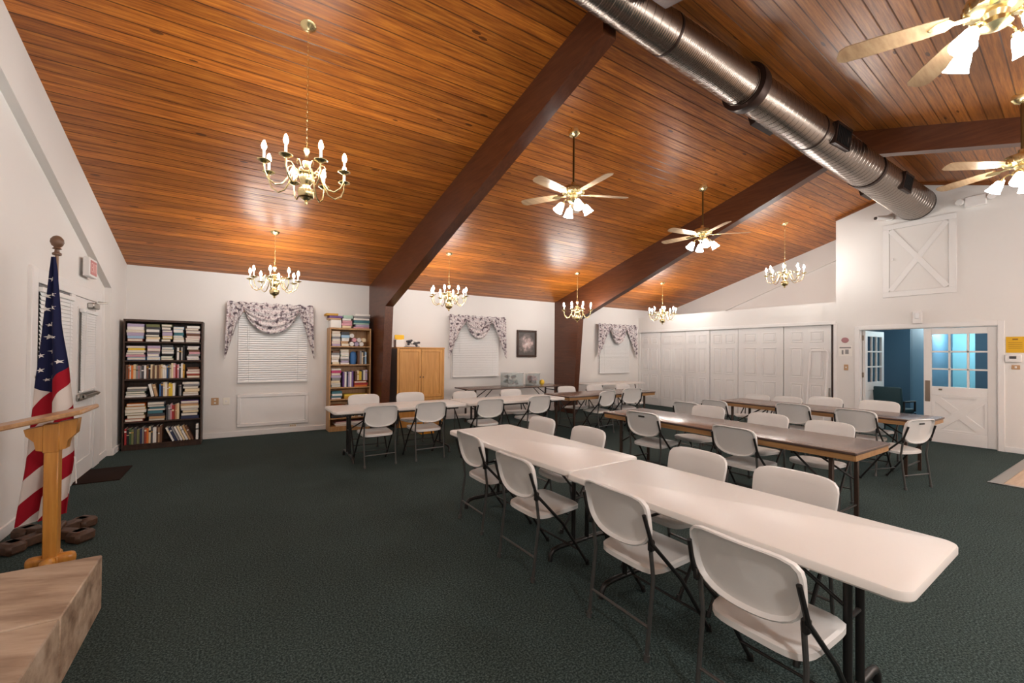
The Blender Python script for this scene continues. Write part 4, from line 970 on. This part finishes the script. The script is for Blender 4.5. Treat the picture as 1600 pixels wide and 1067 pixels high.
# ------------------------------------------------------------------ chairs
def superq(a, hw, hh, e):
    c, s = math.cos(a), math.sin(a); k = (abs(c)**e+abs(s)**e)**(-1/e); return hw*c*k, hh*s*k
def make_chair(label, slot=False):
    t = thing('folding_chair', label, 'chair')
    # backrest: curved shell, concave to the sitter, rim turned back
    tilt = math.radians(13); HB, WB = 0.145, 0.232; zb = 0.695; yb = -0.232
    def place(x, h, d):
        # h = height along the back, d = depth toward the rear (-)
        y = yb - h*math.sin(tilt) + d + 0.55*x*x*1.0
        return (x, y, zb + h*math.cos(tilt))
    m = MB(); n = 40; rings = 7; vs = []; fs = []
    def ring(k, dpt, sc_):
        R = []
        for i in range(n):
            a_ = 2*PI*i/n; x, h = superq(a_, WB*sc_, HB*sc_, 5.2 if math.sin(a_) >= 0 else 3.2); x *= 1.0+0.03*h/HB
            if h < 0: h -= 0.020*math.cos(x/WB*PI/2)*sc_
            R.append(place(x, h, dpt))
        return R
    layers = [(0.0, 0.004), (0.33, 0.004), (0.66, 0.003), (0.93, 0.002), (1.0, -0.006), (1.0, -0.030), (0.955, -0.034), (0.925, -0.026), (0.88, -0.008), (0.5, -0.005), (0.0, -0.005)]
    for sc_, d in layers: vs += ring(0, d, max(sc_, 0.001))
    for i in range(len(layers)-1):
        for k in range(n): k2 = (k+1) % n; fs.append((i*n+k, i*n+k2, (i+1)*n+k2, (i+1)*n+k))
    m.verts_faces(vs, fs); bk = m.build('backrest', PLAS, t)
    if slot:
        m = MB(); m.box(place(0, 0.085, -0.010), (0.085, 0.012, 0.018), 0.007, rot=(tilt, 0, 0), seg=2); m.build('grip_slot', RUBBER, bk)
    # seat
    m = MB(); nu, nv = 18, 16
    def seat_rim(i, n_): 
        x, y = superq(2*PI*i/n_, 0.218, 0.205, 5.0); x *= 1.0+0.06*(y/0.205)*-1*-1*0.5
        return x, y+0.035
    N_ = 44; S_ = [(0.0, 0), (0.45, 0), (0.8, 0), (0.94, 0), (1.0, -0.010), (1.0, -0.036), (0.95, -0.036), (0.5, -0.016), (0.0, -0.016)]; vs = []; fs = []
    for sc_, dz in S_:
        for i in range(N_):
            x, y = seat_rim(i, N_); x *= max(sc_, .001); yy = 0.035+(y-0.035)*max(sc_, .001)
            dish = -0.012*(1-(x/0.22)**2)*(1-((yy-0.02)/0.22)**2)+0.012*((yy-0.035)/0.2)-0.018*max(0, (yy-0.16)/0.08)**2
            vs.append((x, yy, 0.452+dish+dz))
    for i in range(len(S_)-1):
        for k in range(N_): k2 = (k+1) % N_; fs.append((i*N_+k, i*N_+k2, (i+1)*N_+k2, (i+1)*N_+k))
    m.verts_faces(vs, fs); m.build('seat', PLAS, t)
    for s_ in (-1, 1):
        # long leg: behind the back panel down to the front foot
        m = MB(); x = s_*0.236
        m.tube([(s_*0.226, -0.262, 0.75), (x, -0.215, 0.60), (x, 0.02, 0.36), (x, 0.262, 0.02), (x, 0.270, 0.0)], [0.011]*5, 8)
        m.cyl((x, 0.262, 0.03), (x, 0.272, 0.0), 0.016, n=8); m.build('leg', STEELD, t)
        m = MB(); x2 = s_*0.214
        m.tube([(x2, -0.200, 0.585), (x2, -0.175, 0.40), (x2, -0.225, 0.0)], [0.011]*3, 8); m.cyl((x2, -0.221, 0.03), (x2, -0.226, 0.0), 0.016, n=8); m.build('leg', STEELG, t)
    m = MB(); m.cyl((-0.214, -0.205, 0.16), (0.214, -0.205, 0.16), 0.008, n=8); m.build('rear_crossbar', STEELG, t)
    m = MB(); m.cyl((-0.236, 0.172, 0.135), (0.236, 0.172, 0.135), 0.008, n=8); m.build('front_crossbar', STEELD, t)
    for s_ in (-1, 1): m = MB(); m.box((s_*0.225, -0.205, 0.585), (0.030, 0.035, 0.06), 0.008); m.build('hinge', STEELD, t)
    return t
proto = {}
def chair(x, y, rz, label, s=1.0, slot=False, group=None):
    # (x, y) is the middle of the top edge of the back
    fx, fy = -math.sin(rz), math.cos(rz); loc = (x+fx*0.265*s, y+fy*0.265*s, 0)
    assert label not in LABELS, label
    LABELS.add(label)
    if slot not in proto:
        t = make_chair(label, slot); t.location = loc; t.rotation_euler = (0, 0, rz); t.scale = (s,)*3; proto[slot] = t
    else: t = dup(proto[slot], loc, rz, label, None, s)
    t['group'] = group
    return t
RX, LX, AW, TO = -PI/2, PI/2, 0.0, PI     # facing +x, -x, +y, -y
g1 = 'chairs along the near white tables'
for (x, y, s, n) in ((1.69, 0.955, 0.975, 'white folding chair nearest the camera, its back toward the lens'), (1.72, 1.673, 0.99, 'white folding chair second nearest the camera, left of the nearest table'),
                     (1.655, 2.58, 0.985, 'white folding chair third from the camera, left of the white tables'), (1.73, 3.43, 1.0, 'white folding chair fourth from the camera, by the far white table corner')):
    chair(x, y, RX+random.uniform(-0.04, 0.04), n, s, False, g1)
for (y, s, n) in ((1.28, 1.0, 'white chair facing left across the nearest white table, nearest one'), (1.936, 1.0, 'white chair facing left at the far end of the nearest white table'),
                  (3.104, 0.99, 'white chair facing left across the second white table, nearer one'), (3.85, 0.99, 'white chair facing left across the second white table, farther one')):
    chair(2.90, y, LX+random.uniform(-0.03, 0.03), n, s, False, g1)
g2 = 'chairs around the long brown table'
chair(4.165, 3.56, RX+0.08, 'white chair with a grip slot at the far left of the middle brown table', 1.01, True, g2)
chair(4.22, 2.45, RX-0.03, 'white chair without grip slot on the near side of the middle brown table', 0.985, False, g2)
for (y, s, n) in ((3.495, 1.01, 'white chair facing left behind the middle brown table, farthest of three'), (2.711, 1.0, 'white chair facing left behind the middle brown table, middle of three'), (2.068, 0.99, 'white chair facing left behind the middle brown table, nearest of three')):
    chair(5.47, y, LX, n, s, False, g2)
chair(6.72, 1.62, -0.30, 'angled white chair with grip slot at the near corner of the door side table', 0.98, True, g2)
g3 = 'chairs around the brown table by the double doors'
chair(5.80, 4.10, RX, 'grey backed chair left of the far end of the door side table', 0.98, False, g3)
chair(6.62, 4.16, RX, 'grey backed chair at the far left corner of the door side table', 0.96, False, g3)
chair(6.90, 3.098, RX, 'white chair before the middle of the door side table, back to the camera', 1.0, False, g3)
chair(6.90, 2.335, RX, 'white chair at the near half of the door side table, back to camera', 1.0, False, g3)
for (y, s, n) in ((4.229, 0.95, 'white chair farthest back across the door side table'), (3.871, 0.98, 'white chair second farthest across the door side table'), (3.167, 1.03, 'white chair third across the door side table, before the closet'), (2.462, 1.04, 'white chair across the door side table in front of the open doorway')):
    if y == 3.871: y = 3.74
    xx = 8.22
    if y == 4.229: y, xx = 4.34, 8.36
    chair(xx, y, LX, n, s, False, g3)
g4 = 'chairs along the long white table row'
W4 = ['leftmost', 'second from left', 'third from left', 'rightmost']
for k, (x, s) in enumerate(((1.646, 0.99), (2.359, 1.0), (3.344, 0.99), (4.299, 1.0))): chair(x, 5.80, AW+random.uniform(-0.08, 0.08), 'white folding chair on the camera side of the long white row, %s' % W4[k], s, False, g4)
for k, (x, s) in enumerate(((1.72, 1.03), (2.49, 1.03), (3.52, 1.0), (4.525, 1.0))): chair(x, 7.12, TO+random.uniform(-0.05, 0.05), 'white folding chair on the wall side of the long white row, %s' % W4[k], s, False, g4)
g5 = 'chairs at the brown table in line with the white row'
for k, (x, s) in enumerate(((6.017, 1.0), (6.696, 1.03))): chair(x, 5.93, AW+(0.12 if k == 0 else -0.15), 'white chair on the camera side of the brown table near the closet, %s' % ['left one', 'right one'][k], s, False, g5)
for k, (x, s) in enumerate(((5.942, 1.01), (6.75, 1.01), (7.66, 0.99))): chair(x, 7.12, TO, 'white chair on the wall side of the brown table near the closet, %s' % ['left', 'middle', 'right'][k], s, False, g5)

# ------------------------------------------------------------------ chandeliers
def make_chandelier(label, drop):
    """origin at the middle of the hub so copies can differ in chain length"""
    t = thing('chandelier', label, 'chandelier')
    m = MB()
    m.lathe([(0.0, -0.235), (0.012, -0.232), (0.016, -0.215), (0.008, -0.205), (0.03, -0.195), (0.062, -0.165), (0.072, -0.13), (0.066, -0.105), (0.035, -0.09), (0.030, -0.07), (0.05, -0.045), (0.062, -0.01), (0.055, 0.02), (0.075, 0.03), (0.078, 0.04), (0.03, 0.055), (0.018, 0.085), (0.030, 0.11), (0.034, 0.135), (0.016, 0.16), (0.012, 0.20), (0.026, 0.225), (0.028, 0.25), (0.010, 0.275), (0.0, 0.28)], (0, 0, 0), 20)
    m.build('hub', BRASS, t)
    m = MB(); m.lathe([(0.0, -0.20), (0.058, -0.172), (0.06, -0.168)], (0, 0, -0.002), 18); m.build('bottom_cap', BRASSD, t)
    for k in range(8):
        a = 2*PI*k/8+0.2; c, s = math.cos(a), math.sin(a)
        P_ = [(0.06, 0.02), (0.085, 0.055), (0.12, 0.04), (0.145, -0.03), (0.19, -0.105), (0.245, -0.125), (0.30, -0.09), (0.325, -0.03), (0.33, 0.03)]
        Q = []
        for i in range(len(P_)-1):
            for q in range(3): Q.append((P_[i][0]+(P_[i+1][0]-P_[i][0])*q/3, P_[i][1]+(P_[i+1][1]-P_[i][1])*q/3))
        Q.append(P_[-1])
        m = MB(); m.tube([(r*c, r*s, z) for r, z in Q], 0.0065, 6)
        L2 = [(0.10, 0.075), (0.125, 0.105), (0.155, 0.10), (0.165, 0.07), (0.145, 0.055)]
        m.tube([(0.075*c, 0.075*s, 0.03)]+[(r*c, r*s, z) for r, z in L2], 0.0045, 5)
        arm = m.build('arm', BRASS, t)
        o = (0.33*c, 0.33*s, 0.0)
        m = MB(); m.lathe([(0.0, 0.025), (0.02, 0.028), (0.05, 0.045), (0.052, 0.05), (0.02, 0.042), (0.014, 0.05), (0.014, 0.065), (0.0, 0.065)], o, 12); m.build('drip_pan', BRASS, arm)
        m = MB(); m.cyl((o[0], o[1], 0.062), (o[0], o[1], 0.135), 0.0105, n=8); m.build('candle', CANDLE, arm)
        m = MB(); m.lathe([(0.008, 0.131), (0.016, 0.146), (0.0195, 0.163), (0.014, 0.188), (0.005, 0.209), (0.0, 0.214)], o, 8); m.build('bulb', BULB, arm)
    return t
def chain_parts(t, drop, tiltn):
    """drop = ceiling height above hub"""
    top = drop
    m = MB(); M_ = Matrix.Rotation(-math.atan(SL)*tiltn, 3, 'X')
    m.lathe([(0.064, 0.012), (0.066, -0.004), (0.05, -0.022), (0.02, -0.034), (0.008, -0.042), (0.0, -0.043)], (0, 0, top), 18, M_); m.build('canopy', BRASS, t)
    m = MB(); z = 0.27; k = 0
    while z < top-0.045:
        z2 = min(z+0.042, top-0.03); h = (z2-z)/2; zc_ = (z+z2)/2; R = []
        for i in range(8):
            a = 2*PI*i/8; x = 0.007*math.cos(a); R.append((x if k % 2 else 0, 0 if k % 2 else x, zc_+(h+0.004)*math.sin(a)))
        m.tube(R, 0.0022, 5, closed=True); z = z2-0.004; k += 1
    m.tube([(0.004, 0.004, 0.26), (0.004, -0.003, top*0.5), (0, 0, top-0.03)], 0.002, 5)
    m.build('chain', BRASS, t)
CH = [(0.482, 4.081, 2.818, 'largest brass chandelier, hanging nearest the camera at upper left'), (0.465, 7.558, 2.363, 'brass chandelier hanging near the window beside the dark bookcase'),
      (3.35, 7.457, 2.329, 'brass chandelier hanging before the wall between cabinet and middle window'), (6.59, 7.506, 2.262, 'brass chandelier hanging before the second brown post'),
      (9.47, 7.40, 2.334, 'brass chandelier hanging near the window by the closet corner'), (9.54, 4.42, 2.942, 'brass chandelier hanging before the gable above the closet')]
base_ch = None
for i, (x, y, zb_, lab) in enumerate(CH):
    hz_ = zb_+0.235
    if base_ch is None: base_ch = make_chandelier(lab, 0); t = base_ch; t.location = (x, y, hz_); t['group'] = 'brass chandeliers'
    else: t = dup(base_ch, (x, y, hz_), 0.35*i, lab, 'brass chandeliers')
CHS = [o for o in C.objects if o.get('category') == 'chandelier']
for (x, y, zb_, lab), t in zip(CH, CHS): chain_parts(t, zc(y)-t.location.z, 1); 
for t in CHS:   # canopies must follow the slope in world space, whatever the hub's turn
    for c in [o for o in C.objects if o.parent == t and o.name.startswith('canopy')]: c.rotation_euler = (0, 0, -t.rotation_euler.z)

# ------------------------------------------------------------------ ceiling fans
BLADE_L = mat('fan_blade_light', (0.62, 0.45, 0.27), 0.4); BLADE_D = grain_mat('fan_blade', [(0.36, 0.22, 0.12), (0.46, 0.30, 0.17), (0.52, 0.36, 0.21)], 0.3, 0)
def make_fan(label, drop, ang, sgn, loc):
    t = thing('ceiling_fan', label, 'fan', loc, group='ceiling fans')
    top = drop
    m = MB(); M_ = Matrix.Rotation(-math.atan(SL if sgn > 0 else SL2)*sgn, 3, 'X')
    m.lathe([(0.07, 0.01), (0.075, -0.01), (0.065, -0.05), (0.03, -0.075), (0.0, -0.078)], (0, 0, top), 20, M_); m.build('canopy', BRASS, t)
    m = MB(); m.cyl((0, 0, 0.13), (0, 0, top-0.06), 0.013, n=10); m.build('downrod', BRASSD, t)
    m = MB(); m.lathe([(0.014, 0.155), (0.03, 0.15), (0.035, 0.12), (0.07, 0.105), (0.125, 0.085), (0.135, 0.05), (0.13, 0.01), (0.10, -0.01), (0.06, -0.022), (0.05, -0.05), (0.07, -0.065), (0.07, -0.09), (0.03, -0.11), (0.0, -0.115)], (0, 0, 0), 26)
    for k in range(18):
        a = 2*PI*k/18; m.box((0.133*math.cos(a), 0.133*math.sin(a), 0.03), (0.010, 0.016, 0.05), 0.004, rot=(0, 0, a))
    m.build('motor_housing', BRASS, t)
    for k in range(5):
        a = ang+2*PI*k/5; R_ = Matrix.Rotation(a, 4, 'Z') @ Matrix.Rotation(math.radians(12), 4, 'X')
        m = MB(); b = bmesh.new(); pts = [(0.20, -0.050), (0.30, -0.062), (0.55, -0.070), (0.68, -0.066), (0.715, -0.045), (0.725, 0.0), (0.715, 0.045), (0.68, 0.066), (0.55, 0.070), (0.30, 0.062), (0.20, 0.050)]
        m.prism(pts, -0.003, 0.003, 'Z', lambda p: tuple(R_ @ Vector((p[0], p[1], p[2]))+Vector((0, 0, 0.0)))); b.free()
        bl = m.build('blade', BLADE_D, t)
        m = MB(); rot = lambda p: tuple(R_ @ Vector(p))
        m.prism([(0.10, -0.018), (0.17, -0.014), (0.20, -0.042), (0.25, -0.035), (0.29, 0.0), (0.25, 0.035), (0.20, 0.042), (0.17, 0.014), (0.10, 0.018)], -0.010, -0.0035, 'Z', lambda p: rot((p[0], p[1], p[2]))); m.build('blade_bracket', BRASS, bl)
    for k in range(4):
        a = ang+0.35+2*PI*k/4; c, s = math.cos(a), math.sin(a)
        m = MB(); m.tube([(0.05*c, 0.05*s, -0.085), (0.09*c, 0.09*s, -0.075), (0.125*c, 0.125*s, -0.09), (0.135*c, 0.135*s, -0.115)], 0.008, 6)
        M_ = Matrix.Rotation(a, 3, 'Z') @ Matrix.Rotation(math.radians(-32), 3, 'Y'); o = (0.135*c, 0.135*s, -0.11)
        m.lathe([(0.0, 0.0), (0.025, -0.002), (0.03, -0.03), (0.0, -0.03)], o, 12, M_)
        arm = m.build('light_arm', BRASS, t)
        m = MB(); m.lathe([(0.028, -0.022), (0.036, -0.04), (0.046, -0.075), (0.053, -0.11), (0.064, -0.135), (0.062, -0.136), (0.050, -0.11), (0.042, -0.075), (0.030, -0.04)], o, 16, M_)
        m.lathe([(0.0, -0.05), (0.018, -0.06), (0.022, -0.085), (0.012, -0.105), (0.0, -0.108)], o, 10, M_); m.build('glass_shade', SHADE, arm)
    return t
make_fan('ceiling fan between the two brown rafters, left of the other fan', zc(4.13)-3.56, math.radians(48), 1, (3.55, 4.13, 3.56))
make_fan('ceiling fan hanging right beside the second brown rafter', zc(4.25)-3.53, math.radians(27), 1, (6.45, 4.25, 3.53))
make_fan('ceiling fan cut by the top right edge, nearest the camera', zc(0.56)-3.53, math.radians(42), -1, (3.62, 0.56, 3.53))
make_fan('ceiling fan at the right edge beyond the duct', zc(0.86)-3.50, math.radians(70), -1, (6.66, 0.85, 3.50))

# ------------------------------------------------------------------ spiral duct
A0, A1 = Vector((1.2, 2.53, 4.56)), Vector((10.52, 2.63, 4.36))
def dp(x): k = (x-A0.x)/(A1.x-A0.x); return A0.lerp(A1, k), 0.150+(0.285-0.150)*k
t = thing('air_duct', 'long brown metal spiral air duct hanging under the ridge', 'duct', tuple(A0))
def seg(name, xa, xb, grow=0.0, mt=DUCT, n=40):
    pa, ra = dp(xa); pb, rb = dp(xb); m = MB()
    if grow == 0.0:
        L = []; x = xa; k = 0
        while x < xb-0.12:
            L += [(x, 0), (x+0.093, 0), (x+0.0955, 0.0022), (x+0.1005, 0.0022)]; x += 0.103
        L.append((xb, 0)); m.tube([dp(a)[0]-A0 for a, g_ in L], [dp(a)[1]+g_ for a, g_ in L], n); return m.build(name, mt, t, ang=15)
    m.tube([pa-A0, pb-A0], [ra+grow, rb+grow], n); return m.build(name, mt, t)
seg('duct_section', 1.2, 4.62); seg('duct_section', 4.74, 8.12); seg('duct_section', 8.16, 10.50)
pa, ra = dp(4.62); pb, rb = dp(4.76)
m = MB(); M_ = (pb-pa).to_track_quat('Z', 'Y').to_matrix(); m.lathe([(ra*0.9, -0.01), (ra+0.045, 0.0), (ra+0.05, 0.05), (ra+0.04, 0.13), (ra*0.9, 0.14)], pa-A0, 40, M_); m.build('collar', DUCTRING, t)
seg('band', 6.20, 6.225, 0.006, DUCTRING); seg('band', 8.10, 8.17, 0.012, DUCTRING); seg('band', 10.49, 10.52, 0.004, DUCTRING); seg('band', 3.30, 3.325, 0.004, DUCTRING)
def vent(x, ang, L=0.42, Wd=0.24):
    p, r = dp(x); d = Vector((0, math.cos(ang), math.sin(ang))); u = Vector((1, 0, 0)); w = u.cross(d)
    M_ = Matrix((u, w, d)).transposed().to_4x4(); M_.translation = p-A0+d*(r-0.035)
    def add(m, c, s, bev=0.0):
        b = bmesh.new(); bmesh.ops.create_cube(b, size=1.0)
        for v in b.verts: v.co = Vector((v.co.x*s[0]+c[0], v.co.y*s[1]+c[1], v.co.z*s[2]+c[2]))
        m._merge(b, M_)
    m = MB()
    for sx in (-1, 1): add(m, (sx*L/2, 0, 0.015), (0.03, Wd+0.03, 0.07)); add(m, (0, sx*Wd/2, 0.015), (L, 0.03, 0.07))
    f = m.build('vent_frame', DUCTRING, t, smooth=False)
    m = MB(); add(m, (0, 0, 0.0), (L, Wd, 0.05))
    for k in range(9): add(m, (-L/2+L*(k+0.5)/9, 0, 0.036), (0.008, Wd-0.02, 0.02))
    m.build('grille', BLACK, f, smooth=False)
vent(6.62, math.radians(188)); vent(9.05, math.radians(190), 0.36, 0.24); vent(5.35, math.radians(-15), 0.42, 0.22); vent(8.85, math.radians(-15), 0.36, 0.22)
m = MB()
for x in (4.68, 8.13):
    p, r = dp(x); zz = min(zc(p.y-r*0.55), zc(p.y+r*0.55))
    for sg in (-0.55, 0.55): m.cyl((p.x-A0.x, p.y-A0.y+sg*r, p.z-A0.z+r*0.8), (p.x-A0.x, p.y-A0.y+sg*r, zc(p.y+sg*r)-A0.z), 0.005, n=6)
m.build('hanger', STEELD, t)

# ------------------------------------------------------------------ lamps, world, camera
def lamp(name, loc, power, col, r=0.12):
    l = bpy.data.lights.new(name, 'POINT'); l.energy = power; l.color = col; l.shadow_soft_size = r
    o = bpy.data.objects.new(name, l); o.location = loc; C.objects.link(o); return o
HALL = lamp('unseen_hall_lamp', (15.2, 2.9, 2.3), 26, (0.75, 0.95, 1.0), 0.1)  # both hall lights are added point lamps, out of view and without fixtures
lamp('unseen_hall_lamp', (12.0, 2.2, 2.35), 9, (0.8, 0.95, 1.0), 0.1)
WARM = (1.0, 0.985, 0.96)
for (x, y) in ((0.6, -1.4), (3.6, -1.9), (6.6, -1.9), (9.5, -1.6)): lamp('unseen_fill_lamp', (x, y, 2.75), 42, WARM, 0.15)  # added fill lights without fixtures, out of view behind the camera
w = bpy.data.worlds.new('world'); bpy.context.scene.world = w; w.use_nodes = True
w.node_tree.nodes['Background'].inputs[0].default_value = (0.6, 0.7, 0.8, 1); w.node_tree.nodes['Background'].inputs[1].default_value = 0.3

F_, YAW, PIT, ROL, SY = 668.65, math.radians(32.646), math.radians(0.614), math.radians(0.482), 10.54
fwd = Vector((math.sin(YAW), math.cos(YAW), 0)); rt = Vector((math.cos(YAW), -math.sin(YAW), 0)); up = Vector((0, 0, 1))
f2 = fwd*math.cos(PIT)+up*math.sin(PIT); u2 = up*math.cos(PIT)-fwd*math.sin(PIT)
r3 = rt*math.cos(ROL)+u2*math.sin(ROL); u3 = u2*math.cos(ROL)-rt*math.sin(ROL)
cd = bpy.data.cameras.new('camera'); cam = bpy.data.objects.new('camera', cd); C.objects.link(cam)
M4 = Matrix((r3, u3, -f2)).transposed().to_4x4(); M4.translation = Vector((0, 0, 1.55)); cam.matrix_world = M4
cd.sensor_fit = 'HORIZONTAL'; cd.sensor_width = 36.0; cd.lens = 36.0*F_/1600; cd.shift_y = SY/1600; cd.clip_start = 0.05; cd.clip_end = 100
sc = bpy.context.scene; sc.camera = cam
sc.view_settings.view_transform = 'Standard'; sc.view_settings.look = 'None'; sc.view_settings.gamma = 1.0; sc.view_settings.use_curve_mapping = False
sc.view_settings.exposure = 1.93
sc.cycles.use_denoising = True; sc.cycles.max_bounces = 8; sc.cycles.diffuse_bounces = 6; sc.cycles.sample_clamp_indirect = 6.0; sc.cycles.use_light_tree = True
